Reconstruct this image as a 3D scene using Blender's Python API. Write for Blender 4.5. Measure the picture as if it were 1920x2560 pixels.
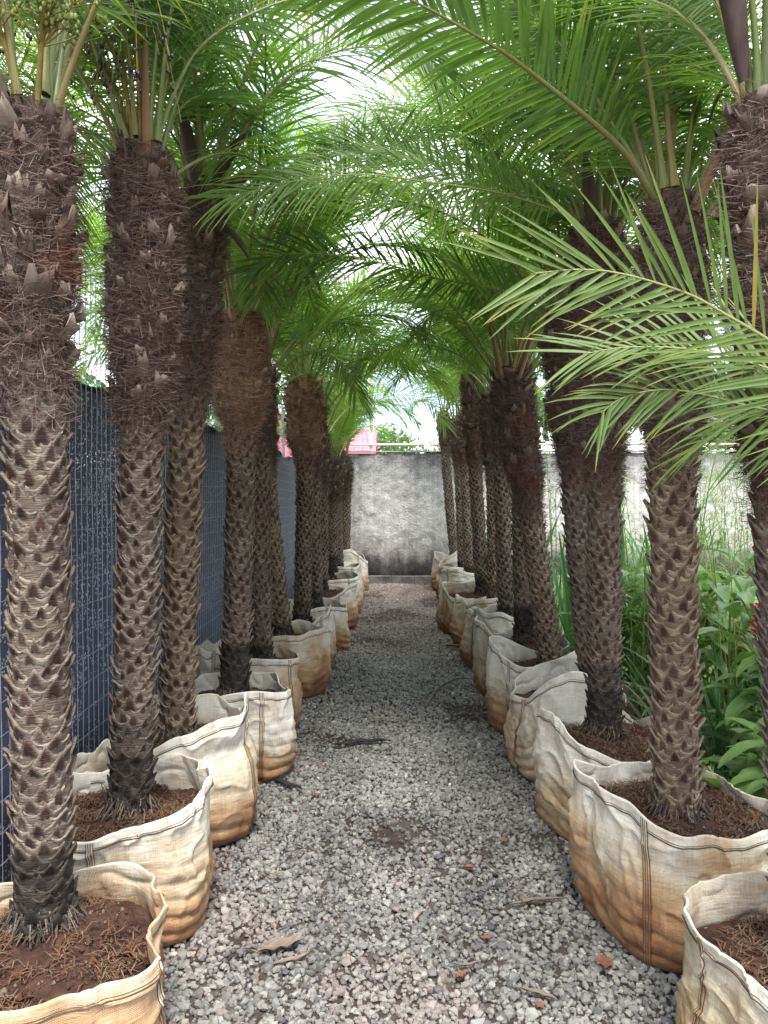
import bpy, math, random
import numpy as np
from mathutils import Vector, Matrix, Euler

R = math.radians
PI = math.pi
rng = np.random.default_rng(7)
random.seed(7)
for o in list(bpy.data.objects):
    bpy.data.objects.remove(o)
SC = bpy.context.scene
COL = SC.collection

# ------------------------------------------------------------------ camera
cam_d = bpy.data.cameras.new('camera')
cam = bpy.data.objects.new('camera', cam_d)
COL.objects.link(cam)
cam_d.sensor_fit = 'VERTICAL'
cam_d.sensor_height = 24.0
cam_d.lens = 24.0 * 1923.0 / 2560.0
cam_d.clip_start = 0.05
cam_d.clip_end = 3000
cam.location = (0, 0, 1.5)
cam.rotation_euler = (R(90 - 1.19), 0, R(0.745))
SC.camera = cam
SC.render.resolution_x, SC.render.resolution_y = 768, 1024

# ------------------------------------------------------------------ light
SUN_EL, SUN_AZ = 62.0, 172.0           # azimuth clockwise from +Y: from the right, a little behind the camera
SC.view_settings.view_transform = 'Standard'
SC.view_settings.look = 'None'
SC.view_settings.exposure = 2.1
SC.view_settings.gamma = 1
world = bpy.data.worlds.new('World')
SC.world = world
world.use_nodes = True
nt = world.node_tree
nt.nodes.clear()
wo = nt.nodes.new('ShaderNodeOutputWorld')
bg = nt.nodes.new('ShaderNodeBackground')
sky = nt.nodes.new('ShaderNodeTexSky')
sky.sky_type = 'NISHITA'
sky.sun_disc = False
sky.sun_elevation = R(SUN_EL)
sky.sun_rotation = R(SUN_AZ)
sky.air_density = 1.0
sky.dust_density = 1.5
tc = nt.nodes.new('ShaderNodeTexCoord')
mp = nt.nodes.new('ShaderNodeMapping')
mp.inputs['Scale'].default_value = (1, 1, 2.2)
nz = nt.nodes.new('ShaderNodeTexNoise')
nz.inputs['Scale'].default_value = 2.6
nz.inputs['Detail'].default_value = 7
rp = nt.nodes.new('ShaderNodeValToRGB')
rp.color_ramp.elements[0].position = 0.36
rp.color_ramp.elements[1].position = 0.60
mx = nt.nodes.new('ShaderNodeMix')
mx.data_type = 'RGBA'
nt.links.new(tc.outputs['Generated'], mp.inputs['Vector'])
nt.links.new(mp.outputs[0], nz.inputs['Vector'])
nt.links.new(nz.outputs['Fac'], rp.inputs[0])
nt.links.new(rp.outputs[0], mx.inputs[0])
nt.links.new(sky.outputs[0], mx.inputs[6])
mx.inputs[7].default_value = (7.2, 7.4, 7.7, 1)      # sunlit cloud
nt.links.new(mx.outputs[2], bg.inputs[0])
bg.inputs[1].default_value = 0.115
nt.links.new(bg.outputs[0], wo.inputs[0])

sun_d = bpy.data.lights.new('sun', 'SUN')
sun_d.energy = 2.0
sun_d.angle = R(20)
sun_d.color = (1.0, 0.97, 0.92)
sun = bpy.data.objects.new('sun', sun_d)
COL.objects.link(sun)
_d = Vector((math.sin(R(SUN_AZ)) * math.cos(R(SUN_EL)), math.cos(R(SUN_AZ)) * math.cos(R(SUN_EL)), math.sin(R(SUN_EL))))
sun.rotation_euler = _d.to_track_quat('Z', 'Y').to_euler()
sun.location = (6, 4, 12)
SC.cycles.max_bounces = 8
SC.cycles.diffuse_bounces = 4
SC.cycles.transparent_max_bounces = 12
SC.cycles.use_denoising = True

# ------------------------------------------------------------------ helpers
def tag(o, label=None, cat=None, group=None, kind=None):
    if label: o['label'] = label
    if cat: o['category'] = cat
    if group: o['group'] = group
    if kind: o['kind'] = kind
    return o

def empty(name, loc=(0, 0, 0), rz=0.0):
    o = bpy.data.objects.new(name, None)
    COL.objects.link(o)
    o.location = loc
    o.rotation_euler = (0, 0, rz)
    o.empty_display_size = 0.1
    return o

class MB:
    """collects vertices, quads, triangles and a float colour pair, builds ONE mesh"""
    def __init__(self):
        self.v, self.q, self.t, self.a, self.qm, self.tm = [], [], [], [], [], []
        self.n = 0
    def add(self, v, q=None, t=None, a=None, m=0):
        v = np.asarray(v, float).reshape(-1, 3)
        k = len(v)
        self.v.append(v)
        if a is None: a = np.zeros((k, 2))
        a = np.asarray(a, float)
        if a.ndim == 1: a = np.tile(a, (k, 1))
        self.a.append(a)
        if q is not None and len(q):
            q = np.asarray(q, int).reshape(-1, 4) + self.n
            self.q.append(q); self.qm.append(np.full(len(q), m))
        if t is not None and len(t):
            t = np.asarray(t, int).reshape(-1, 3) + self.n
            self.t.append(t); self.tm.append(np.full(len(t), m))
        self.n += k
    def mesh(self, name, mats, smooth=True):
        me = bpy.data.meshes.new(name)
        v = np.concatenate(self.v); a = np.concatenate(self.a)
        q = np.concatenate(self.q) if self.q else np.zeros((0, 4), int)
        t = np.concatenate(self.t) if self.t else np.zeros((0, 3), int)
        qm = np.concatenate(self.qm) if self.qm else np.zeros(0, int)
        tm = np.concatenate(self.tm) if self.tm else np.zeros(0, int)
        me.vertices.add(len(v)); me.vertices.foreach_set('co', v.ravel())
        nl = q.size + t.size
        me.loops.add(nl)
        me.loops.foreach_set('vertex_index', np.concatenate([q.ravel(), t.ravel()]).astype(np.int32))
        npoly = len(q) + len(t)
        me.polygons.add(npoly)
        st = np.concatenate([np.arange(len(q)) * 4, q.size + np.arange(len(t)) * 3]).astype(np.int32)
        me.polygons.foreach_set('loop_start', st)
        me.polygons.foreach_set('material_index', np.concatenate([qm, tm]).astype(np.int32))
        me.polygons.foreach_set('use_smooth', np.full(npoly, bool(smooth)))
        for j, nm in enumerate(('tone', 'wear')):
            at = me.attributes.new(nm, 'FLOAT', 'POINT')
            at.data.foreach_set('value', a[:, j].astype(np.float32))
        for m in (mats if isinstance(mats, (list, tuple)) else [mats]):
            me.materials.append(m)
        me.update(calc_edges=True)
        me.validate()
        return me
    def build(self, name, mats, parent=None, smooth=True, loc=None):
        o = bpy.data.objects.new(name, self.mesh(name, mats, smooth))
        COL.objects.link(o)
        if parent is not None: o.parent = parent
        if loc is not None: o.location = loc
        return o

def grid_quads(nr, nc, wrap=False):
    r, c = np.meshgrid(np.arange(nr - 1), np.arange(nc if wrap else nc - 1), indexing='ij')
    c2 = (c + 1) % nc
    return np.stack([r * nc + c, r * nc + c2, (r + 1) * nc + c2, (r + 1) * nc + c], -1).reshape(-1, 4)

def hsh(i, j, k):
    x = np.sin(i * 127.1 + j * 311.7 + k * 74.7) * 43758.5453
    return x - np.floor(x)

def vnoise(x, y, z=0.0):
    x, y, z = np.broadcast_arrays(np.asarray(x, float), np.asarray(y, float), np.asarray(z, float))
    i, j, k = np.floor(x), np.floor(y), np.floor(z)
    f, g, h = x - i, y - j, z - k
    f, g, h = f * f * (3 - 2 * f), g * g * (3 - 2 * g), h * h * (3 - 2 * h)
    r = 0
    for a in (0, 1):
        for b in (0, 1):
            for c in (0, 1):
                r = r + hsh(i + a, j + b, k + c) * (f if a else 1 - f) * (g if b else 1 - g) * (h if c else 1 - h)
    return r * 2 - 1

def fbm(x, y, z=0.0, o=4):
    r, a = 0, 1.0
    x = np.asarray(x, float); y = np.asarray(y, float); z = np.asarray(z, float)
    for k in range(o):
        r = r + a * vnoise(x * 2 ** k + 17 * k, y * 2 ** k + 5 * k, z * 2 ** k)
        a *= 0.5
    return r

def nrm(v):
    return v / np.maximum(np.linalg.norm(v, axis=-1, keepdims=True), 1e-9)

def tube(mb, pts, rad, ns=6, a=(0, 0), m=0, closed=False):
    pts = np.asarray(pts, float)
    n = len(pts)
    rad = np.broadcast_to(np.asarray(rad, float), (n,))
    if closed: T = nrm(np.roll(pts, -1, 0) - np.roll(pts, 1, 0))
    else: T = nrm(np.gradient(pts, axis=0))
    ref = np.tile(np.array([0.0, 0, 1.0]), (n, 1))
    ref[np.abs(T[:, 2]) > 0.92] = (0, 1.0, 0) if True else ref[0]
    S = nrm(np.cross(T, ref)); N = np.cross(S, T)
    ph = np.arange(ns) / ns * 2 * PI
    v = pts[:, None] + rad[:, None, None] * (np.cos(ph)[None, :, None] * S[:, None] + np.sin(ph)[None, :, None] * N[:, None])
    q = grid_quads(n, ns, True)
    if closed:
        c = np.arange(ns); c2 = (c + 1) % ns
        q = np.concatenate([q, np.stack([(n - 1) * ns + c, (n - 1) * ns + c2, c2, c], -1)])
    mb.add(v, q, a=a, m=m)
    if not closed and ns >= 4:
        for e in (0, n - 1):
            mb.add(np.concatenate([v[e], pts[e:e + 1]]), t=[[k, (k + 1) % ns, ns] for k in range(ns)], a=a, m=m)

def box(mb, lo, hi, a=(0, 0), m=0):
    x0, y0, z0 = lo; x1, y1, z1 = hi
    v = [(x0, y0, z0), (x1, y0, z0), (x1, y1, z0), (x0, y1, z0), (x0, y0, z1), (x1, y0, z1), (x1, y1, z1), (x0, y1, z1)]
    mb.add(v, [(0, 3, 2, 1), (4, 5, 6, 7), (0, 1, 5, 4), (1, 2, 6, 5), (2, 3, 7, 6), (3, 0, 4, 7)], a=a, m=m)

def spline(P, n):
    P = np.asarray(P, float)
    P = np.concatenate([[2 * P[0] - P[1]], P, [2 * P[-1] - P[-2]]])
    t = np.linspace(0, len(P) - 3 - 1e-6, n)
    i = t.astype(int); f = (t - i)[:, None]
    a, b, c, d = P[i], P[i + 1], P[i + 2], P[i + 3]
    q = 0.5 * (2 * b + (c - a) * f + (2 * a - 5 * b + 4 * c - d) * f ** 2 + (3 * b - a - 3 * c + d) * f ** 3)
    s = np.concatenate([[0], np.cumsum(np.linalg.norm(np.diff(q, axis=0), axis=1))])
    u = np.linspace(0, s[-1], n)
    return np.stack([np.interp(u, s, q[:, k]) for k in range(3)], 1)

# ------------------------------------------------------------------ materials
class NT:
    def __init__(self, name):
        self.m = bpy.data.materials.new(name)
        self.m.use_nodes = True
        self.t = self.m.node_tree
        self.t.nodes.clear()
        self.out = self.t.nodes.new('ShaderNodeOutputMaterial')
    def n(self, typ, **kw):
        nd = self.t.nodes.new(typ)
        for k, v in kw.items(): setattr(nd, k, v)
        return nd
    def l(self, a, b): self.t.links.new(a, b)
    def coord(self, scale=(1, 1, 1), which='Object'):
        c = self.n('ShaderNodeTexCoord'); mp = self.n('ShaderNodeMapping')
        mp.inputs['Scale'].default_value = scale
        self.l(c.outputs[which], mp.inputs['Vector'])
        return mp.outputs[0]
    def noise(self, vec, scale, detail=4, rough=0.55, dist=0.0):
        nd = self.n('ShaderNodeTexNoise')
        nd.inputs['Scale'].default_value = scale; nd.inputs['Detail'].default_value = detail
        nd.inputs['Roughness'].default_value = rough; nd.inputs['Distortion'].default_value = dist
        if vec is not None: self.l(vec, nd.inputs['Vector'])
        return nd.outputs['Fac']
    def ramp(self, fac, stops):
        nd = self.n('ShaderNodeValToRGB'); e = nd.color_ramp.elements
        while len(e) < len(stops): e.new(0.5)
        for el, (p, c) in zip(e, stops):
            el.position = p
            el.color = (c, c, c, 1) if isinstance(c, (int, float)) else (*c, 1)
        self.l(fac, nd.inputs[0])
        return nd.outputs[0]
    def mix(self, fac, a, b, mode='MIX'):
        nd = self.n('ShaderNodeMix'); nd.data_type = 'RGBA'; nd.blend_type = mode
        for i, x in ((0, fac), (6, a), (7, b)):
            if isinstance(x, (int, float)): nd.inputs[i].default_value = x
            elif isinstance(x, tuple): nd.inputs[i].default_value = (*x, 1)
            else: self.l(x, nd.inputs[i])
        return nd.outputs[2]
    def math(self, op, a, b=None, clamp=False):
        nd = self.n('ShaderNodeMath', operation=op); nd.use_clamp = clamp
        for i, x in enumerate((a, b)):
            if x is None: continue
            if isinstance(x, (int, float)): nd.inputs[i].default_value = x
            else: self.l(x, nd.inputs[i])
        return nd.outputs[0]
    def attr(self, nm):
        nd = self.n('ShaderNodeAttribute'); nd.attribute_name = nm
        return nd.outputs['Fac']
    def rand(self): return self.n('ShaderNodeObjectInfo').outputs['Random']
    def bump(self, h, strength=0.3, dist=0.01):
        nd = self.n('ShaderNodeBump')
        nd.inputs['Strength'].default_value = strength; nd.inputs['Distance'].default_value = dist
        self.l(h, nd.inputs['Height'])
        return nd.outputs[0]
    def principled(self, col, rough=0.8, normal=None, spec=0.3, metal=0.0):
        p = self.n('ShaderNodeBsdfPrincipled')
        if isinstance(col, tuple): p.inputs['Base Color'].default_value = (*col, 1)
        else: self.l(col, p.inputs['Base Color'])
        p.inputs['Metallic'].default_value = metal
        if isinstance(rough, (int, float)): p.inputs['Roughness'].default_value = rough
        else: self.l(rough, p.inputs['Roughness'])
        p.inputs['Specular IOR Level'].default_value = spec
        if normal is not None: self.l(normal, p.inputs['Normal'])
        return p.outputs[0]
    def done(self, sh):
        self.l(sh, self.out.inputs['Surface'])
        return self.m

def leaf_material(name, dark, light, yellow, transl=0.35, rough=0.38, spec=0.45, vary=0.5):
    m = NT(name)
    tone = m.attr('tone'); wear = m.attr('wear'); rnd = m.rand()
    f = m.math('ADD', m.math('MULTIPLY', tone, 1 - vary), m.math('MULTIPLY', rnd, vary))
    c = m.mix(f, dark, light)
    c = m.mix(m.math('MULTIPLY', wear, 0.85, True), c, yellow)
    nz = m.noise(m.coord(), 35, 3)
    c = m.mix(0.35, c, m.ramp(nz, [(0.3, 0.55), (0.7, 1.0)]), 'MULTIPLY')
    p = m.principled(c, rough, spec=spec)
    tr = m.n('ShaderNodeBsdfTranslucent')
    tcol = m.mix(1.0, c, (1.45, 1.55, 0.68), 'MULTIPLY')
    m.l(tcol, tr.inputs[0])
    ms = m.n('ShaderNodeMixShader'); ms.inputs[0].default_value = transl
    m.l(p, ms.inputs[1]); m.l(tr.outputs[0], ms.inputs[2])
    return m.done(ms.outputs[0])

M = {}
M['leaf'] = leaf_material('palm_leaf', (0.068, 0.148, 0.048), (0.200, 0.320, 0.080), (0.45, 0.42, 0.08), 0.62)
M['leaf_olive'] = leaf_material('young_palm_leaf', (0.062, 0.115, 0.026), (0.115, 0.175, 0.036), (0.36, 0.28, 0.06), 0.25, 0.5, 0.3)
M['ginger'] = leaf_material('ginger_leaf', (0.085, 0.18, 0.055), (0.22, 0.34, 0.11), (0.42, 0.40, 0.10), 0.35, 0.3)
M['broad'] = leaf_material('broad_leaf', (0.03, 0.095, 0.045), (0.07, 0.16, 0.06), (0.3, 0.28, 0.1), 0.25, 0.3)
M['strap'] = leaf_material('strap_leaf', (0.035, 0.13, 0.04), (0.07, 0.22, 0.07), (0.62, 0.68, 0.45), 0.3, 0.4)
M['thin'] = leaf_material('fine_leaf', (0.09, 0.22, 0.03), (0.20, 0.38, 0.06), (0.45, 0.25, 0.08), 0.4, 0.5)
M['tree_leaf'] = leaf_material('tree_leaf', (0.05, 0.12, 0.035), (0.12, 0.23, 0.07), (0.3, 0.3, 0.1), 0.35, 0.5)
M['petal'] = leaf_material('red_bract', (0.45, 0.01, 0.05), (0.62, 0.03, 0.10), (0.3, 0.02, 0.03), 0.2)

m = NT('rachis')
c = m.mix(m.attr('tone'), (0.10, 0.17, 0.05), (0.23, 0.21, 0.075))
c = m.mix(m.math('MULTIPLY', m.math('MULTIPLY', m.attr('wear'), .6), m.rand()), c, (0.24, 0.13, 0.05))
M['rachis'] = m.done(m.principled(c, 0.45, spec=0.4))

m = NT('trunk_bark')
oc = m.coord()
c = m.mix(m.ramp(m.noise(oc, 7, 5), [(.3, 0.0), (.7, 1.0)]), (0.088, 0.073, 0.060), (0.255, 0.221, 0.180))
c = m.mix(m.math('MULTIPLY', m.rand(), 0.6), c, m.mix(1.0, c, (1.02, .89, .72), 'MULTIPLY'))
c = m.mix(m.math('MULTIPLY', m.ramp(m.noise(oc, 3, 4), [(.52, 0.0), (.7, 1.0)]), .45), c, (0.13, 0.12, 0.055))
c = m.mix(m.math('MULTIPLY', m.noise(m.coord((1, 1, .25)), 40, 3), 0.45), c, (0.30, 0.26, 0.205))
c = m.mix(m.attr('tone'), c, m.mix(m.noise(oc, 6, 2), (0.022, 0.013, 0.010), (0.075, 0.040, 0.028)))
dirt = m.math('MULTIPLY', m.attr('wear'), m.ramp(m.noise(oc, 22, 4), [(0.35, 0.75), (0.6, 1.0)]), True)
c = m.mix(dirt, c, (0.013, 0.012, 0.011))
nb = m.bump(m.noise(m.coord((1, 1, 9)), 32, 4), 0.9, 0.008)
M['bark'] = m.done(m.principled(c, 0.85, nb, 0.2))

m = NT('tan_trunk_bark')
oc = m.coord()
c = m.mix(m.ramp(m.noise(oc, 7, 5), [(.3, 0.0), (.7, 1.0)]), (0.15, 0.112, 0.072), (0.34, 0.268, 0.178))
c = m.mix(m.math('MULTIPLY', m.rand(), 0.6), c, m.mix(1.0, c, (1.02, .89, .72), 'MULTIPLY'))
c = m.mix(m.math('MULTIPLY', m.ramp(m.noise(oc, 3, 4), [(.52, 0.0), (.7, 1.0)]), .45), c, (0.13, 0.12, 0.055))
c = m.mix(m.math('MULTIPLY', m.noise(m.coord((1, 1, .25)), 40, 3), 0.45), c, (0.30, 0.26, 0.205))
c = m.mix(m.attr('tone'), c, m.mix(m.noise(oc, 6, 2), (0.022, 0.013, 0.010), (0.075, 0.040, 0.028)))
dirt = m.math('MULTIPLY', m.attr('wear'), m.ramp(m.noise(oc, 22, 4), [(0.35, 0.75), (0.6, 1.0)]), True)
c = m.mix(dirt, c, (0.013, 0.012, 0.011))
nb = m.bump(m.noise(m.coord((1, 1, 9)), 32, 4), 0.9, 0.008)
M['bark_tan'] = m.done(m.principled(c, 0.85, nb, 0.2))

m = NT('trunk_fibre')
c = m.mix(m.attr('tone'), (0.026, 0.017, 0.015), (0.195, 0.140, 0.110))
red = m.ramp(m.noise(m.coord(), 5, 3), [(0.5, 0.0), (0.68, 1.0)])
c = m.mix(m.math('MULTIPLY', red, 0.6), c, (0.11, 0.040, 0.023))
c = m.mix(m.attr('wear'), c, m.mix(m.noise(m.coord((1, 1, .2)), 70, 3), (0.14, 0.11, 0.09), (0.36, 0.31, 0.25)))
nb = m.bump(m.noise(m.coord((1, 1, .35)), 160, 3), 0.6, 0.003)
M['fibre'] = m.done(m.principled(c, 0.9, nb, 0.15))

m = NT('tan_trunk_fibre')
c = m.mix(m.attr('tone'), (0.085, 0.042, 0.026), (0.40, 0.255, 0.165))
red = m.ramp(m.noise(m.coord(), 5, 3), [(0.5, 0.0), (0.68, 1.0)])
c = m.mix(m.math('MULTIPLY', red, 0.6), c, (0.11, 0.040, 0.023))
c = m.mix(m.attr('wear'), c, m.mix(m.noise(m.coord((1, 1, .2)), 70, 3), (0.14, 0.11, 0.09), (0.36, 0.31, 0.25)))
nb = m.bump(m.noise(m.coord((1, 1, .35)), 160, 3), 0.6, 0.003)
M['fibre_tan'] = m.done(m.principled(c, 0.9, nb, 0.15))

m = NT('woven_bag_cloth')
oc = m.coord()
z = m.n('ShaderNodeSeparateXYZ'); m.l(oc, z.inputs[0])
oi = m.n('ShaderNodeObjectInfo'); sh = m.n('ShaderNodeVectorMath', operation='ADD'); m.l(oc, sh.inputs[0]); m.l(oi.outputs['Location'], sh.inputs[1])
big = m.noise(sh.outputs[0], 3.6, 6, 0.62)
streak = m.noise(m.coord((1, 1, 5)), 9, 5, 0.65)
hh = m.math('ADD', z.outputs[2], m.math('MULTIPLY', m.math('SUBTRACT', big, 0.5), 0.85))
hh = m.math('ADD', hh, m.math('MULTIPLY', m.math('SUBTRACT', streak, 0.5), 0.11))
hh = m.math('ADD', hh, m.math('MULTIPLY', m.math('SUBTRACT', m.rand(), 0.65), 0.20))
c = m.ramp(hh, [(0.0, (0.19, 0.085, 0.040)), (0.09, (0.31, 0.16, 0.078)), (0.20, (0.43, 0.285, 0.16)), (0.31, (0.56, 0.475, 0.35)), (0.45, (0.655, 0.615, 0.525))])
pch = m.math('MULTIPLY', m.ramp(m.noise(sh.outputs[0], 7, 6, .68), [(.50, 0.0), (.68, 1.0)]), .55)
c = m.mix(pch, c, (0.36, 0.235, 0.125))
mould = m.math('MULTIPLY', m.ramp(m.noise(m.coord((1, 1, 4.0)), 13, 7, 0.72), [(0.47, 0.0), (0.68, 1.0)]), 0.85)
low = m.ramp(z.outputs[2], [(0.05, 1.0), (0.40, 0.22)])
c = m.mix(m.math('MULTIPLY', m.math('MULTIPLY', mould, low), m.attr('wear')), c, (0.055, 0.045, 0.028))
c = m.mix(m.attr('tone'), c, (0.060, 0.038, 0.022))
# cylindrical weave
xy = m.n('ShaderNodeMath', operation='ARCTAN2'); m.l(z.outputs[1], xy.inputs[0]); m.l(z.outputs[0], xy.inputs[1])
cb = m.n('ShaderNodeCombineXYZ'); m.l(m.math('MULTIPLY', xy.outputs[0], 0.32), cb.inputs[0]); m.l(z.outputs[2], cb.inputs[1])
def wav(direction, scale):
    w = m.n('ShaderNodeTexWave'); w.bands_direction = direction; w.inputs['Scale'].default_value = scale
    w.inputs['Distortion'].default_value = 0.8; w.inputs['Detail'].default_value = 2; w.inputs['Detail Scale'].default_value = 0.6
    m.l(cb.outputs[0], w.inputs['Vector']); return w.outputs['Fac']
wv = m.math('ADD', wav('X', 88), wav('Y', 88))
tn1 = m.n('ShaderNodeMapping'); tn1.inputs['Scale'].default_value = (16, 150, 1); m.l(cb.outputs[0], tn1.inputs['Vector'])
tn2 = m.n('ShaderNodeMapping'); tn2.inputs['Scale'].default_value = (130, 10, 1); m.l(cb.outputs[0], tn2.inputs['Vector'])
thr_ = m.math('ADD', m.noise(tn1.outputs[0], 1, 3), m.noise(tn2.outputs[0], 1, 3))
c = m.mix(0.45, c, m.ramp(m.math('MULTIPLY', thr_, .5), [(0.30, 0.45), (0.62, 1.0)]), 'MULTIPLY')
c = m.mix(0.22, c, m.ramp(wv, [(0.3, 0.42), (1.0, 1.0)]), 'MULTIPLY')
wr = m.math('ADD', m.math('MULTIPLY', wv, 0.10), m.math('MULTIPLY', m.noise(m.coord((1, 1, 5.5)), 6, 6, 0.6, 0.8), 1.1))
wr = m.math('ADD', wr, m.math('MULTIPLY', thr_, 0.35))
nb = m.bump(wr, 0.5, 0.013)
M['cloth'] = m.done(m.principled(c, 0.72, nb, 0.25))

def simple(name, c1, c2, scale=12, rough=0.85, bump=0.3, bscale=60, bdist=0.004, spec=0.25, metal=0.0, stretch=(1, 1, 1)):
    m = NT(name)
    c = m.mix(m.ramp(m.noise(m.coord(stretch), scale, 5), [(0.3, 0.0), (0.7, 1.0)]), c1, c2)
    nb = m.bump(m.noise(m.coord(stretch), bscale, 4), bump, bdist)
    return m.done(m.principled(c, rough, nb, spec, metal))

M['thread'] = simple('stitching_thread', (0.10, 0.065, 0.035), (0.05, 0.035, 0.02), 30)
m = NT('red_soil')
c = m.mix(m.ramp(m.noise(m.coord(), 14, 5), [(0.3, 0.0), (0.7, 1.0)]), (0.028, 0.016, 0.012), (0.070, 0.037, 0.026))
c = m.mix(m.attr('tone'), c, (0.155, 0.080, 0.042))
c = m.mix(m.attr('wear'), c, (0.15, 0.115, 0.085))
M['soil'] = m.done(m.principled(c, 0.95, m.bump(m.noise(m.coord(), 90, 4), 0.8, 0.01), 0.1))
M['wire'] = simple('galvanised_wire', (0.36, 0.39, 0.45), (0.25, 0.28, 0.33), 20, 0.45, 0, spec=0.5, metal=0.3)
M['rust'] = simple('rusty_wire', (0.16, 0.13, 0.11), (0.25, 0.23, 0.2), 20, 0.6, 0, metal=0.2)
M['pipe'] = simple('painted_pipe', (0.62, 0.58, 0.48), (0.45, 0.40, 0.32), 8, 0.5)
M['black_cloth'] = simple('black_hem', (0.008, 0.010, 0.016), (0.016, 0.018, 0.026), 30, 0.7)
M['dry'] = simple('dry_leaf', (0.10, 0.078, 0.062), (0.19, 0.145, 0.11), 30, 0.8, stretch=(1, 6, 1))
M['rust_leaf'] = simple('rust_brown_leaf', (0.10, 0.045, 0.030), (0.18, 0.090, 0.058), 30, 0.7)
M['black_husk'] = simple('blackened_husk', (0.012, 0.011, 0.013), (0.035, 0.032, 0.035), 40, 0.6, stretch=(1, 5, 1))
M['twig'] = simple('twig_bark', (0.15, 0.12, 0.10), (0.08, 0.06, 0.05), 30)
M['spathe'] = simple('dark_spathe', (0.030, 0.020, 0.018), (0.075, 0.05, 0.04), 30, 0.6, stretch=(1, 1, .2))
M['fruit_black'] = simple('ripe_date', (0.010, 0.007, 0.012), (0.025, 0.015, 0.02), 50, 0.35, 0, spec=0.5)
M['fruit_green'] = simple('unripe_date', (0.10, 0.15, 0.03), (0.20, 0.22, 0.05), 50, 0.45, 0)
M['stalk'] = simple('fruit_stalk', (0.24, 0.17, 0.035), (0.13, 0.12, 0.03), 30, 0.6, 0)
M['stem'] = simple('plant_stem', (0.13, 0.17, 0.06), (0.20, 0.21, 0.09), 30, 0.6, 0)
M['tree_bark'] = simple('tree_bark', (0.12, 0.10, 0.08), (0.22, 0.19, 0.16), 10)
M['roof'] = simple('pink_roof', (0.55, 0.11, 0.15), (0.62, 0.17, 0.20), 3, 0.7)
M['house_orange'] = simple('orange_render', (0.75, 0.42, 0.14), (0.80, 0.50, 0.2), 2, 0.85)
M['house_white'] = simple('white_render', (0.75, 0.74, 0.70), (0.65, 0.63, 0.6), 2, 0.85)
M['window'] = simple('window_glass', (0.06, 0.08, 0.10), (0.10, 0.13, 0.16), 2, 0.15, 0)
M['ground'] = simple('bare_earth', (0.11, 0.065, 0.045), (0.20, 0.14, 0.10), 3, 0.95, 0.6, 40, 0.02)
M['hill'] = simple('hill_green', (0.22, 0.30, 0.22), (0.34, 0.40, 0.30), 0.05, 0.95, 0)

m = NT('path_earth')
oc = m.coord()
c = m.mix(m.ramp(m.noise(oc, 5, 6, 0.65), [(0.35, 0.0), (0.65, 1.0)]), (0.030, 0.022, 0.018), (0.075, 0.060, 0.052))
M['path'] = m.done(m.principled(c, 0.95, m.bump(m.noise(oc, 70, 4), 0.8, 0.01), 0.1))

m = NT('crushed_stone')
oc = m.coord()
t = m.attr('tone')
c = m.ramp(t, [(0.0, (0.055, 0.055, 0.058)), (0.3, (0.135, 0.132, 0.120)), (0.62, (0.24, 0.234, 0.208)), (0.88, (0.345, 0.335, 0.295)), (1.0, (0.60, 0.58, 0.52))])
c = m.mix(m.math('MULTIPLY', m.noise(oc, 260, 3), 0.6), c, m.mix(0.5, c, (0.10, 0.10, 0.11)))
c = m.mix(m.attr('wear'), c, (0.26, 0.175, 0.14))
M['stone'] = m.done(m.principled(c, 0.75, m.bump(m.noise(oc, 220, 3), 0.35, 0.003), 0.3))

m = NT('rough_plaster')
oc = m.coord()
z = m.n('ShaderNodeSeparateXYZ'); m.l(oc, z.inputs[0])
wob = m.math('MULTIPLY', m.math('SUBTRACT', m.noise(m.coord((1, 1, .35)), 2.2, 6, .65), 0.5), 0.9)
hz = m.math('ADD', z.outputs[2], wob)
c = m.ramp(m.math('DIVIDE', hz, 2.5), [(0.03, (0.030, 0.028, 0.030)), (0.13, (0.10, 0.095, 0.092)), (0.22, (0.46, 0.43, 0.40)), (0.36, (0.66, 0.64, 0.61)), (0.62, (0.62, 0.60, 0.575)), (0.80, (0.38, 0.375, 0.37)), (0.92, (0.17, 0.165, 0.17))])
c = m.mix(m.math('MULTIPLY', m.ramp(m.noise(oc, 5, 6, .7), [(0.5, 0.0), (0.72, 1.0)]), 0.55), c, (0.15, 0.145, 0.14))
strk = m.noise(m.coord((6, 1, .28)), 1.7, 5, .6)
c = m.mix(0.3, c, m.ramp(strk, [(.38, .45), (.58, 1.0)]), 'MULTIPLY')
br = m.n('ShaderNodeTexBrick'); br.inputs['Scale'].default_value = 1; br.inputs['Brick Width'].default_value = .39; br.inputs['Row Height'].default_value = .2; br.inputs['Mortar Size'].default_value = .008; br.inputs['Mortar Smooth'].default_value = .6
bx = m.n('ShaderNodeCombineXYZ'); m.l(z.outputs[0], bx.inputs[0]); m.l(z.outputs[2], bx.inputs[1]); m.l(bx.outputs[0], br.inputs['Vector'])
c = m.mix(m.math('MULTIPLY', br.outputs['Fac'], m.math('MULTIPLY', m.noise(oc, 2.5, 3), .3)), c, (0.12, 0.115, 0.11))
pl = m.noise(oc, 17, 6, 0.72, 1.3)
c = m.mix(0.4, c, m.ramp(pl, [(0.36, 0.35), (0.55, 1.0)]), 'MULTIPLY')
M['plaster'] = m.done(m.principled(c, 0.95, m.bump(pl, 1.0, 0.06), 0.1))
M['concrete'] = simple('stained_concrete', (0.055, 0.052, 0.05), (0.20, 0.185, 0.17), 5, 0.95, 0.7, 30, 0.02)
M['plaster_top'] = simple('weathered_cap', (0.20, 0.19, 0.18), (0.42, 0.40, 0.37), 6, 0.95, 0.6, 30, 0.02)

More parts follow.
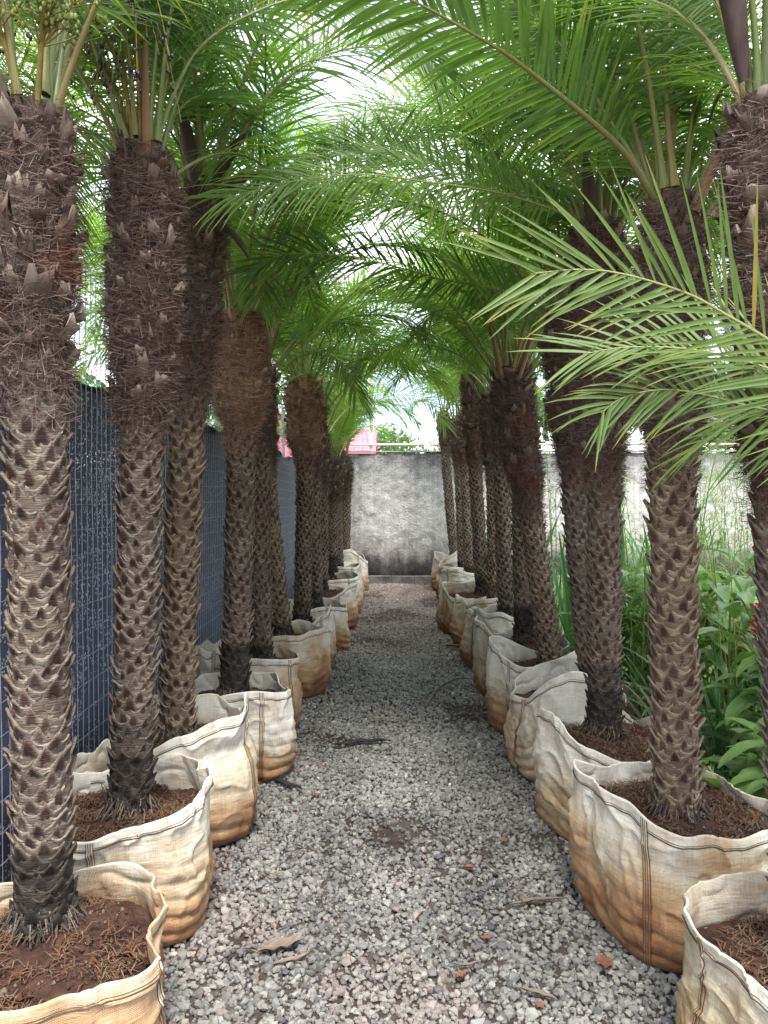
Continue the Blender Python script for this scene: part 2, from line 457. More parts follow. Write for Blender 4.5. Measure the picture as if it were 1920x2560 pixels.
m = NT('shade_cloth')                                    # knitted net: real holes in a dark weave
uv = m.coord((1, 1, 1))
v = m.n('ShaderNodeTexVoronoi'); v.inputs['Scale'].default_value = 78; v.inputs['Randomness'].default_value = 0.9
m.l(uv, v.inputs['Vector'])
den = m.ramp(m.noise(uv, 2.2, 5, 0.7), [(0.30, 0.0), (0.75, 1.0)])
thr = m.math('ADD', 0.10, m.math('MULTIPLY', den, 0.08))
hole = m.math('LESS_THAN', v.outputs['Distance'], thr)
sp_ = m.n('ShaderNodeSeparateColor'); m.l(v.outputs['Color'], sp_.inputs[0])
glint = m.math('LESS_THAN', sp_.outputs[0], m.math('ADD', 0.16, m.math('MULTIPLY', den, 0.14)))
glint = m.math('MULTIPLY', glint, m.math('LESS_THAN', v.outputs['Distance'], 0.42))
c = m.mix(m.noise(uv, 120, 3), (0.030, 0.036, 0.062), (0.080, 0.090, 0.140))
c = m.mix(glint, c, (0.40, 0.43, 0.50))  # glints of the glossy tape, painted into the cloth colour
p = m.principled(c, 0.6, m.bump(m.noise(uv, 150, 2), 0.5, 0.003), 0.4)
tp = m.n('ShaderNodeBsdfTransparent')
ms = m.n('ShaderNodeMixShader'); m.l(hole, ms.inputs[0]); m.l(p, ms.inputs[1]); m.l(tp.outputs[0], ms.inputs[2])
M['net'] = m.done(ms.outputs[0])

# ------------------------------------------------------------------ setting: ground, path, hill
mb = MB()
mb.add([(-900, -60, -0.03), (900, -60, -0.03), (900, 1500, -0.03), (-900, 1500, -0.03)], [(0, 1, 2, 3)])
tag(mb.build('ground', M['ground'], smooth=False), kind='structure')
xs = np.linspace(-1.42, 1.6, 90); ys = np.linspace(-1.0, 13.0, 300)
X, Y = np.meshgrid(xs, ys)
def gz(x, y): return 0.012 * fbm(np.asarray(x) * 1.1, np.asarray(y) * 1.1, 3.3, 3)
mb = MB(); mb.add(np.stack([X, Y, gz(X, Y)], -1), grid_quads(300, 90))
tag(mb.build('path', M['path']), kind='structure')

# gravel: crushed stone lying over the path, nobody could count it
def gravel():
    def pts(n, x0, x1, y0, y1): return np.stack([rng.uniform(x0, x1, n), rng.uniform(y0, y1, n)], 1)
    P = np.concatenate([pts(46000, -0.98, 1.0, 1.25, 5.0), pts(60000, -1.0, 1.02, 5.0, 13.0)])
    bare = fbm(P[:, 0] * 1.9 + 40, P[:, 1] * 1.5, 1.0, 3)
    keep = rng.random(len(P)) < np.clip(1.25 - 1.7 * np.clip(bare - 0.12, 0, 1) - 0.5 * np.clip(np.abs(P[:, 0]) - 0.55, 0, 1), 0.18, 1)
    P = P[keep]; bare = bare[keep]
    n = len(P)
    ph = (1 + 5 ** .5) / 2
    ico = nrm(np.array([(-1, ph, 0), (1, ph, 0), (-1, -ph, 0), (1, -ph, 0), (0, -1, ph), (0, 1, ph), (0, -1, -ph), (0, 1, -ph), (ph, 0, -1), (ph, 0, 1), (-ph, 0, -1), (-ph, 0, 1)], float))
    F = np.array([(0, 11, 5), (0, 5, 1), (0, 1, 7), (0, 7, 10), (0, 10, 11), (1, 5, 9), (5, 11, 4), (11, 10, 2), (10, 7, 6), (7, 1, 8), (3, 9, 4), (3, 4, 2), (3, 2, 6), (3, 6, 8), (3, 8, 9), (4, 9, 5), (2, 4, 11), (6, 2, 10), (8, 6, 7), (9, 8, 1)])
    size = 0.0086 * np.exp(np.clip(rng.normal(0, 0.32, n), -1, .75))
    sc = rng.uniform(0.62, 1.30, (n, 3)) * size[:, None]
    V = ico[None] * (1 + rng.uniform(-0.30, 0.22, (n, 12, 1))) * sc[:, None]
    a = rng.uniform(0, 2 * PI, n); b = rng.uniform(-0.6, 0.6, n)
    cb_, sb = np.cos(b)[:, None], np.sin(b)[:, None]
    y, z_ = V[..., 1] * cb_ - V[..., 2] * sb, V[..., 1] * sb + V[..., 2] * cb_
    x = V[..., 0]; ca, sa = np.cos(a)[:, None], np.sin(a)[:, None]
    V = np.stack([x * ca - y * sa, x * sa + y * ca, z_ * 0.85], -1)
    base = np.stack([P[:, 0], P[:, 1], gz(P[:, 0], P[:, 1]) + size * rng.uniform(0.15, 0.95, n)], 1)
    V = V + base[:, None]
    tone = np.clip(0.455 + 0.16 * rng.normal(size=n) + 0.16 * fbm(P[:, 0] * 1.6, P[:, 1] * 1.2, 9, 2) - 0.30 * np.clip(bare, 0, 1) + 0.22 * (rng.random(n) < 0.02), 0, 1)
    wear = np.clip(0.05 * rng.random(n) + 0.42 * np.clip((P[:, 1] - 6.5) / 4, 0, 1) * rng.uniform(0.5, 1.2, n)
                   + 0.3 * (fbm(P[:, 0] * 1.3 + 9, P[:, 1] * 1.3, 4, 3) > 0.55) * rng.random(n) + 0.4 * (rng.random(n) < 0.015), 0, 0.85)
    A = np.repeat(np.stack([tone, wear], 1), 12, 0)
    T = (F[None] + 12 * np.arange(n)[:, None, None]).reshape(-1, 3)
    g = MB(); g.add(V.reshape(-1, 3), t=T, a=A)
    return g.build('gravel', M['stone'], smooth=False)
tag(gravel(), 'grey crushed stone gravel covering the walkway between the two palm rows', 'gravel', kind='stuff')

xs = np.linspace(-420, 420, 60); ys = np.linspace(230, 620, 20)
X, Y = np.meshgrid(xs, ys)
mb = MB(); mb.add(np.stack([X, Y, -2 + 22 * np.clip((Y - 230) / 250, 0, 1) ** 1.2 * (1 + 0.3 * fbm(X / 90, Y / 90, 2, 3))], -1), grid_quads(20, 60))
tag(mb.build('hill', M['hill']), kind='structure')

# ------------------------------------------------------------------ back wall, its wire fence
WY = 13.35
w = empty('plaster_wall', (3.2, WY, 0))
tag(w, 'rough grey plaster wall stained black along top and foot, closing the end of the path', 'wall')
xs = np.linspace(-4.8, 4.9, 240); zs = np.linspace(-0.02, 2.24, 60)
X, Z = np.meshgrid(xs, zs)
mb = MB()
D = 0.016 * fbm(X * 9, Z * 9, 1, 3)
mb.add(np.stack([X, -0.02 + D, Z], -1), grid_quads(60, 240))
Xt = np.linspace(-4.8, 4.9, 240)
top = np.stack([np.stack([Xt, -0.02 + D[-1], np.full(240, 2.24)], -1), np.stack([Xt, np.full(240, 0.16), 2.25 + 0.012 * fbm(Xt * 4, 0, 0, 3)], -1), np.stack([Xt, np.full(240, 0.16), np.zeros(240)], -1)])
mb.add(top, grid_quads(3, 240))
mb.build('plaster_face', M['plaster'], w)
mb = MB()
for k in range(25):
    x0 = -4.8 + k * 0.39
    box(mb, (x0 + 0.004, -0.24, -0.02), (x0 + 0.386, -0.05, 0.125 + 0.006 * math.sin(k * 3.1)))
mb.build('kerb', M['concrete'], w, smooth=False)
mb = MB()
for k in range(16):
    x0 = -4.8 + k * 0.606
    box(mb, (x0 + 0.003, -0.05, 2.262), (x0 + 0.60, 0.17, 2.285 + 0.008 * math.sin(k * 2.3)))
mb.build('coping', M['plaster_top'], w, smooth=False)

f = empty('wire_fence', (3.2, WY + 0.08, 2.29))
tag(f, 'thin wire mesh with pipe rail and coiled barbed wire on top of the end wall', 'fence')
mb = MB()
for x in np.arange(-4.8, 4.9, 0.15): box(mb, (x - .0025, -.0025, 0), (x + .0025, .0025, 1.55))
for z_ in np.arange(0.05, 1.56, 0.15): box(mb, (-4.8, -.0065, z_ - .002), (4.9, -.003, z_ + .002))
mb.build('mesh_wire', M['rust'], f, smooth=False)
mb = MB(); tube(mb, [(-4.8, -0.05, 0.10), (0, -0.05, 0.105), (4.9, -0.05, 0.10)], 0.02, 8)
mb.build('rail', M['pipe'], f)
t = np.linspace(0, 22 * 2 * PI, 900)
mb = MB(); tube(mb, np.stack([-4.8 + 9.6 * t / t[-1] + .03 * np.sin(t * 1.7), -0.10 + 0.17 * np.cos(t), 0.30 + 0.20 * np.sin(t) + .03 * np.sin(t * .63)], 1), 0.004, 4)
mb.build('barbed_coil', M['rust'], f)
for x in (-3.6, -1.15, 1.3, 3.75):
    mb = MB(); box(mb, (x - .03, -.03, 0), (x + .03, .03, 1.7)); mb.build('post', M['pipe'], f, smooth=False)

# ------------------------------------------------------------------ left fence with shade cloth
FX = -1.40
f = empty('shade_cloth_fence', (FX, 6.5, 0))
tag(f, 'wire mesh fence covered with dark blue-black shade cloth along the left palm row', 'fence')
y0, y1 = -5.0, 6.75
ys = np.linspace(y0, y1, 240); zs = np.linspace(0.0, 1.0, 26)
Yg, Zg = np.meshgrid(ys, zs)
topz = 2.05 - 0.05 * np.abs(np.sin(ys * 1.3)) ** 0.7 + 0.015 * np.sin(ys * 5)
mb = MB(); mb.add(np.stack([-0.035 + 0.014 * fbm(Yg * 1.4, Zg * 2, 0, 3), Yg, Zg * topz[None]], -1), grid_quads(26, 240))
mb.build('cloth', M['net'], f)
mb = MB(); tube(mb, np.stack([-0.025 + 0.008 * np.sin(ys * 9), ys, topz], 1), 0.024 + 0.008 * np.sin(ys * 7), 8)
mb.build('hem', M['black_cloth'], f)
mb = MB()
for y in np.arange(y0, y1, 0.06):
    zz = np.linspace(0, 2.55, 9); tube(mb, np.stack([0.004 + .002 * np.sin(zz * 9 + y), y + 0.004 * np.sin(zz * 7 + y * 30), zz], 1), 0.0023, 4)
for z_ in np.arange(0.08, 2.56, 0.115):
    yy = np.arange(y0, y1 + .01, 0.03); k = np.arange(len(yy)); tube(mb, np.stack([np.full(len(yy), 0.009), yy, z_ + 0.003 * (k % 2) + .01 * np.sin(yy * .9 + z_ * 4)], 1), 0.0017, 3)
mb.build('mesh_wire', M['wire'], f)
for y in (-4.0, -1.4, 1.2, 3.8, 6.4):
    mb = MB(); tube(mb, [(-0.085, y, 0), (-0.085, y, 1.3), (-0.085, y, 2.65)], 0.025, 8); mb.build('post', M['wire'], f)

# ------------------------------------------------------------------ palm fronds
def frond_mb(mb, P, up, pairs=46, leaf=0.24, lw=0.0085, bare=0.2, droop=0.55, r0=0.010, seed=0, fold=0.16, tone=0.5, tilt=0.0, grav=(0, 0, -1.0)):
    rg = np.random.default_rng(seed)
    P = np.asarray(P, float)
    n = len(P)
    T = nrm(np.gradient(P, axis=0))
    S = nrm(np.cross(T, np.asarray(up, float)))
    N = np.cross(S, T)
    if tilt:
        S, N = S * math.cos(tilt) + N * math.sin(tilt), N * math.cos(tilt) - S * math.sin(tilt)
    s = np.linspace(0, 1, n)
    # rachis: flattened tube
    rad = r0 * (1 - 0.86 * s ** 0.7) * np.where(s < 0.06, 1.5 - 8 * s, 1.0)
    ph = np.arange(6) / 6 * 2 * PI
    V = P[:, None] + rad[:, None, None] * (1.25 * np.cos(ph)[None, :, None] * S[:, None] + 0.8 * np.sin(ph)[None, :, None] * N[:, None])
    mb.add(V, grid_quads(n, 6, True), a=np.repeat(np.stack([0.25 + 0.5 * s, 1 - s], 1), 6, 0), m=1)
    def at(A, u):
        return np.stack([np.interp(u, s, A[:, k]) for k in range(3)], -1)
    # spines on the bare petiole
    k = 8
    u = rg.uniform(0.05, bare, k * 2); sg = np.where(np.arange(2 * k) % 2, 1.0, -1.0)
    b = at(P, u); d = nrm(sg[:, None] * at(S, u) + 0.5 * at(T, u) + 0.4 * at(N, u))
    ln = rg.uniform(0.02, 0.05, 2 * k)
    tt = at(T, u)
    mb.add(np.stack([b - tt * .002, b + tt * .002, b + d * ln[:, None]], 1), t=np.arange(6 * k).reshape(-1, 3), a=(0.7, 0.6), m=1)
    # leaflets
    u = np.concatenate([np.linspace(bare, 0.99, pairs)] * 2) + rg.normal(0, 0.0035, 2 * pairs)
    u = np.clip(u, bare * .9, 0.995)
    sg = np.repeat([1.0, -1.0], pairs)
    w = np.clip((u - bare) / (1 - bare), 0, 1)
    ll = leaf * (0.45 + 0.85 * np.clip(w / 0.25, 0, 1) ** .7 * (1 - 0.55 * w ** 2.2) - 0.3 * np.clip(1 - w / .2, 0, 1) * .4) * rg.uniform(0.86, 1.12, 2 * pairs)
    al = R(66) - R(42) * w ** 1.3 + rg.normal(0, R(5), 2 * pairs)
    be = R(20) - R(8) * w + rg.normal(0, R(9), 2 * pairs)
    Tu, Su, Nu = nrm(at(T, u)), nrm(at(S, u)), nrm(at(N, u))
    D = np.cos(al)[:, None] * Tu + np.sin(al)[:, None] * (sg[:, None] * np.cos(be)[:, None] * Su + np.sin(be)[:, None] * Nu)
    ns = 6
    pos = at(P, u)
    prof = np.array([0.55, 1.0, 0.95, 0.75, 0.45, 0.04])
    dr = droop * rg.uniform(0.6, 1.5, 2 * pairs)
    G = np.asarray(grav, float)
    side0 = nrm(np.cross(D, Nu))
    rows = []
    ww = lw * rg.uniform(0.85, 1.2, 2 * pairs)
    for j in range(ns):
        x = j / (ns - 1)
        dd = nrm(D + G[None] * (dr * x ** 1.2)[:, None])
        if j: pos = pos + dd * (ll / (ns - 1))[:, None]
        nn = nrm(np.cross(side0, dd))
        hw = (ww * prof[j])[:, None]
        rows.append(np.stack([pos - side0 * hw * .93 + nn * hw * fold * 2, pos - nn * hw * fold, pos + side0 * hw * .93 + nn * hw * fold * 2], 1))
    V = np.stack(rows, 1)                       # leaflets, ns, 3, xyz
    nl = 2 * pairs
    base = grid_quads(ns, 3)
    Q = (base[None] + (ns * 3) * np.arange(nl)[:, None, None]).reshape(-1, 4)
    tn = np.clip(tone + rg.normal(0, 0.16, nl), 0, 1)
    tips = (rg.random(nl) < 0.4) * rg.uniform(0.3, 1.0, nl)
    old = (rg.random(nl) < 0.008) * 0.8
    A = np.zeros((nl, ns, 3, 2))
    A[..., 0] = tn[:, None, None]
    A[..., 1] = np.maximum(old[:, None, None], tips[:, None, None] * np.clip((np.arange(ns) - 3.2) / 1.8, 0, 1)[None, :, None])
    mb.add(V.reshape(-1, 3), Q, a=A.reshape(-1, 2), m=0)

VAR = []
for i in range(16):
    fr = i / 15
    e0 = 87 - 37 * fr
    bend = 34 + 82 * fr + rng.uniform(-14, 14)
    L = rng.uniform(1.15, 1.45)
    s = np.linspace(0, 1, 26)
    ang = np.radians(e0 - bend * s ** 1.35)
    lat = rng.uniform(-0.25, 0.25) * s ** 2
    dx = np.cos(ang) * np.cos(lat); dy = np.cos(ang) * np.sin(lat); dz = np.sin(ang)
    st = L / 25
    P = np.stack([0.03 + np.cumsum(dx) * st, np.cumsum(dy) * st, np.cumsum(dz) * st], 1)
    mb = MB()
    up = (-0.35, 0, 1.0) if fr > .15 else (-1, 0, 0.15)
    frond_mb(mb, P, up, pairs=int(rng.integers(56, 66)), leaf=rng.uniform(0.25, 0.31), lw=0.0052, droop=0.25 + 0.5 * fr, seed=100 + i, tone=0.45, tilt=rng.uniform(-.3, .3))
    VAR.append(mb.mesh('frond', [M['leaf'], M['rachis']]))

# ------------------------------------------------------------------ palm trunks
GA = PI * (3 - 5 ** .5)
def axis_fn(x0, y0, z0, x1, y1, z1, bow=0.0):
    def f(z):
        z = np.asarray(z, float)
        t = (z - z0) / (z1 - z0)
        c = bow * np.sin(np.clip(t, 0, 1) * PI)
        return np.stack([(x1 - x0) * t ** 1.2 * (t > 0) + c if False else (x1 - x0) * np.clip(t, 0, 2) + c, (y1 - y0) * np.clip(t, 0, 2), z], -1)
    return f

def leaf_scars(mb, ax, z0, z1, r0, cell, seed, root):
    rg = np.random.default_rng(seed)
    dz = cell / (2 * PI * (r0 + .01))
    n = int((z1 - z0) / dz)
    i = np.arange(n)
    zi = z0 + i * dz + rg.normal(0, 0.004, n)
    th = i * GA + rg.normal(0, 0.05, n) + rg.uniform(0, 6)
    ncol = 13
    u = np.array([-1, -.76, -.52, -.36, -.23, -.12, 0, .12, .23, .36, .52, .76, 1.0])
    c = np.exp(-(np.abs(u) / .225) ** 1.7)
    sagu = -0.011 * np.sin(np.abs(u) * PI) ** .8 + 0.004 * np.abs(u)
    k = math.sqrt(cell / 0.0019)
    Zt = np.stack([-0.024 + sagu, -0.014 + sagu + 0.002 * c, -0.007 + sagu * .9 + 0.011 * c, 0.000 + sagu + 0.0195 * c, 0.002 + sagu + 0.0205 * c, -0.010 + sagu + 0.016 * c]) * k
    Rt = np.stack([-0.006 + 0 * c, 0.001 + 0.007 * c, 0.002 + 0.010 * c, 0.0048 + 0.0140 * c, 0.002 + 0.0130 * c, -0.004 + 0.004 * c]) * k
    dk = np.clip((c - .18) / .35, 0, 1)
    At = np.stack([0.85 + 0 * c, 0.42 + 0.5 * dk, 0.12 + 0.88 * dk, 0.02 + 0.62 * dk, 0.02 + 0.40 * dk, 0.85 + 0 * c])  # end rows darkened: crevice shade put into the tone; peg faces are dark brown
    W = 0.052 * k
    sz = rg.uniform(0.75, 1.3, n)
    rz = rg.uniform(0.45, 1.4, n) * np.where(rg.random(n) < .12, .3, 1)
    skew = rg.normal(0, 0.006, n)
    Z = zi[:, None, None] + Zt[None] * sz[:, None, None] + skew[:, None, None] * u[None, None]
    RR = r0 + Rt[None] * rz[:, None, None] + rg.normal(0, .0011, (n, 6, ncol))
    Z = Z + rg.normal(0, .0016, (n, 6, ncol))
    TH = th[:, None, None] + (u * W / (r0 + .01))[None, None] * sz[:, None, None]
    A = ax(Z)
    V = A.copy()
    flare = 0.012 * np.clip((root + 0.10 - Z) / 0.12, 0, 1)
    V[..., 0] += (RR + flare) * np.cos(TH); V[..., 1] += (RR + flare) * np.sin(TH)
    tn = np.clip(At[None] + rg.normal(0, 0.10, (n, 1, 1)), 0, 1)
    return V, tn, Z, grid_quads(6, ncol)

def strands(mb, ax, z0, z1, rad, n, width, rg, ln=(0.04, 0.12), tone=(0.1, 1.0), lift=0.012, slope=0.5, m=0):
    k = 5
    th0 = rg.uniform(0, 2 * PI, n); zz = rg.uniform(z0, z1, n)
    L = rg.uniform(*ln, n); sl = rg.normal(0, slope, n)
    curl = rg.normal(0, 0.5, n)
    x = np.linspace(-0.5, 0.5, k)
    dirz = np.sin(sl); dirt = np.cos(sl)
    z = zz[:, None] + (x[None] * dirz[:, None] + curl[:, None] * (x[None] ** 2 - .1)) * L[:, None] - 0.1 * L[:, None] * x[None] ** 2
    r = rad(z) + rg.uniform(0.0, lift, n)[:, None] + np.abs(rg.normal(0, lift * 1.4, n))[:, None] * (2 * x[None]) ** 2
    th = th0[:, None] + x[None] * dirt[:, None] * L[:, None] / 0.12
    wv = np.stack([z - width * np.abs(dirt)[:, None] * .5, z + width * np.abs(dirt)[:, None] * .5], -1)
    tv = np.stack([th - width / .12 * dirz[:, None] * .5, th + width / .12 * dirz[:, None] * .5], -1)
    A = ax(wv)
    A[..., 0] += r[..., None] * np.cos(tv); A[..., 1] += r[..., None] * np.sin(tv)
    Q = (grid_quads(k, 2)[None] + 2 * k * np.arange(n)[:, None, None]).reshape(-1, 4)
    tn = rg.uniform(tone[0], tone[1], n) ** 1.3
    mb.add(A.reshape(-1, 3), Q, a=np.repeat(np.stack([tn, np.zeros(n)], 1), 2 * k, 0), m=m)

def stubs(mb, ax, z0, z1, rad, dz, rg, size=1.0):
    n = max(3, int((z1 - z0) / dz)); i = np.arange(n)
    zi = z0 + i * dz + rg.normal(0, 0.008, n); th = i * GA + rg.normal(0, 0.12, n)
    u = np.linspace(-1, 1, 6)
    h = size * rg.uniform(0.025, 0.085, n); w = size * rg.uniform(0.009, 0.024, n)
    out = rg.uniform(0.0, 0.034, n) * size
    rows_z = np.array([0, .55, 1.0, 1.0, .3])
    jag = rg.uniform(-0.5, 0.25, (n, 6))
    Z = zi[:, None, None] + h[:, None, None] * (rows_z[None, :, None] + np.where(rows_z[None, :, None] >= 1, jag[:, None, :], 0))
    wid = np.array([1.15, 1.0, 0.85, 0.8, 0.9])
    base = rad(zi)[:, None, None]
    prof = np.array([-.01, .006, .010, .003, -.008])
    cv = (1 - u ** 2)
    RR = base + prof[None, :, None] + out[:, None, None] * np.array([0, .55, 1, 1, .2])[None, :, None] + 0.006 * cv[None, None] + rg.normal(0, .0012, (n, 5, 6))
    tw = rg.normal(0, 0.12, n)
    TH = th[:, None, None] + (u[None, None] * wid[None, :, None] * w[:, None, None] + tw[:, None, None] * (Z - zi[:, None, None])) / base
    A = ax(Z); A[..., 0] += RR * np.cos(TH); A[..., 1] += RR * np.sin(TH)
    Q = (grid_quads(5, 6)[None] + 30 * np.arange(n)[:, None, None]).reshape(-1, 4)
    pale = np.clip(rg.uniform(0, 1, n) ** 1.6 * .95 * (size > .8), 0, 1)
    tn = rg.uniform(0.15, 0.8, n)
    a = np.zeros((n, 5, 6, 2)); a[..., 0] = tn[:, None, None]
    a[..., 1] = pale[:, None, None] * np.array([.3, .8, 1, .9, .1])[None, :, None]
    mb.add(A.reshape(-1, 3), Q, a=a.reshape(-1, 2))

def palm(label, x0, y0, z0, x1, z1, zf, r0=0.079, rf=0.112, seed=0, fronds=30, near=True, y1=None, bow=0.0,
         name='date_palm', group='date palms in bags lining the path', scale=1.0, skip=(), cell=0.0021, black=0.16, emin=0, stubby=1.0, fibre='fibre', bark='bark'):
    rg = np.random.default_rng(seed + 1000)
    root = empty(name, (x0, y0, z0))
    tag(root, label, 'palm tree', group)
    y1 = y0 if y1 is None else y1
    ax0 = axis_fn(0, 0, 0, x1 - x0, y1 - y0, z1 - z0, bow)
    H = z1 - z0; F = zf - z0
    # trunk with leaf scars
    tr = MB()
    nzc = 260 if near else 24
    zz = np.linspace(-0.08, F + 0.05, nzc); th = np.arange(48) / 48 * 2 * PI
    A = np.repeat(ax0(zz)[:, None], 48, 1)
    zw = zz[:, None] + 0.006 * np.sin(th * 5 + zz[:, None] * 60)
    rcore = r0 + (0.006 * (1 - np.abs(vnoise(np.cos(th)[None] * 2.5, np.sin(th)[None] * 2.5, zw * 75))) ** 2 - .001 if near else 0)
    A[..., 0] += rcore * np.cos(th); A[..., 1] += rcore * np.sin(th)
    def dirt(z): return np.clip((black + 0.05 * np.sin(z * 40 + seed) - z) / (0.35 * black + .02), 0, 1) * (0.92 if black else 0)
    tr.add(A, grid_quads(nzc, 48, True), a=np.stack([np.full(nzc * 48, .62), np.repeat(dirt(zz), 48)], 1))  # core tone darkened to stand in for shade between the scars
    V, tn, Z, g = leaf_scars(tr, ax0, -0.04, F + 0.12, r0, cell, seed, 0.0)
    n = len(V)
    tr.add(V.reshape(-1, 3), (g[None] + 78 * np.arange(n)[:, None, None]).reshape(-1, 4), a=np.stack([tn.reshape(-1), dirt(Z).reshape(-1)], 1))
    tr.build('trunk', M[bark], root)
    # fibrous sheath
    fb = MB()
    bulge = rg.uniform(0, 6)
    def rad(z):
        t = np.clip((np.asarray(z) - F) / max(H - F, .05), 0, 1)
        return (r0 - 0.002) + (rf - r0 + 0.002) * np.clip(t / 0.30, 0, 1) ** .7 - 0.035 * np.clip((t - .8) / .2, 0, 1) ** 1.5 + 0.006 * np.sin(np.asarray(z) * 17 + bulge)
    nz_, na = 40, 36
    zz = np.linspace(F - 0.03, H + 0.03, nz_); th = np.arange(na) / na * 2 * PI
    ZZ, TT = np.meshgrid(zz, th, indexing='ij')
    RR = rad(ZZ) + 0.010 * fbm(np.cos(TT) * 2.2 + seed, np.sin(TT) * 2.2, ZZ * 14, 3)
    A = ax0(ZZ); A[..., 0] += RR * np.cos(TT); A[..., 1] += RR * np.sin(TT)
    fb.add(A, grid_quads(nz_, na, True), a=np.stack([np.clip(.25 + .3 * fbm(TT * 3, ZZ * 30, seed, 2), 0, 1).ravel(), np.zeros(nz_ * na)], 1))
    stubs(fb, ax0, F - 0.02, H - 0.02, rad, 0.0115 if near else 0.013, rg, stubby)
    stubs(fb, ax0, F - 0.02, H - 0.02, lambda z: rad(z) - .004, 0.006, rg, .62)
    dens = 8200 if near else 2600
    strands(fb, ax0, F - 0.05, H + 0.02, rad, int(dens * (H - F)), 0.0017 if near else 0.003, rg, slope=0.75, lift=.016)
    strands(fb, ax0, F - 0.16, F + 0.06, lambda z: rad(z) + .006, int(dens * 0.10), 0.0016 if near else 0.003, rg, slope=1.1, ln=(.05, .12))
    fb.build('fibre_sheath', M[fibre], root)
    # root collar
    rb = MB()
    nr = 200 if near else 60
    for k in range(nr):
        a = rg.uniform(0, 2 * PI); ln = rg.uniform(.012, .055) * rg.uniform(.5, 1); zt_ = rg.uniform(.0, .065) ** 1.0
        p0 = np.array([math.cos(a), math.sin(a), 0]) * (r0 + .004 + .012 * (1 - zt_ / .065))
        a2 = a + rg.normal(0, .7)
        d = np.array([math.cos(a2), math.sin(a2), 0])
        tube(rb, [p0 + (0, 0, zt_), p0 + d * ln * .4 + (0, 0, zt_ * .45 + .004), p0 + d * ln + (0, 0, rg.uniform(-.014, .004))], [.0026, .0024, .0012], 4, a=(rg.uniform(.1, 1), .8 * (rg.random() < .35)))
    rb.build('root_collar', M['bark'], root)
    # crown
    topc = ax0(np.array([H]))[0]
    lean = Vector((x1 - x0, y1 - y0, H)).normalized()
    for k in range(fronds):
        fr = k / max(fronds - 1, 1)
        az = k * GA + rg.uniform(-.25, .25) + seed
        if any(abs((az - c + PI) % (2 * PI) - PI) < wdt and fr > f0 for c, wdt, f0 in skip): continue
        vi = int(np.clip(emin + (15 - emin) * fr ** 0.85 + rg.normal(0, 1.0), 0, 15))
        o = bpy.data.objects.new('frond', VAR[vi]); COL.objects.link(o); o.parent = root
        rr = 0.045 * (0.2 + 0.8 * fr)
        o.location = (topc[0] + rr * math.cos(az), topc[1] + rr * math.sin(az), topc[2] - 0.10 * fr + 0.0)
        sc_ = scale * rg.uniform(0.88, 1.12)
        o.scale = (sc_, sc_ * (1 if rg.random() < .5 else -1), sc_)
        o.rotation_euler = (rg.normal(0, .10), rg.normal(0, .09), az)
    return root, topc

def hero(root, pts, up=(0, 0, 1), **kw):
    """a frond posed from world points; pts start at the crown of its palm"""
    mat = kw.pop('mat', 'leaf')
    P = spline(np.asarray(pts, float) - np.array(root.location), 40)
    mb = MB(); frond_mb(mb, P, up, **kw)
    return mb.build('frond', [M[mat], M['rachis']], root)

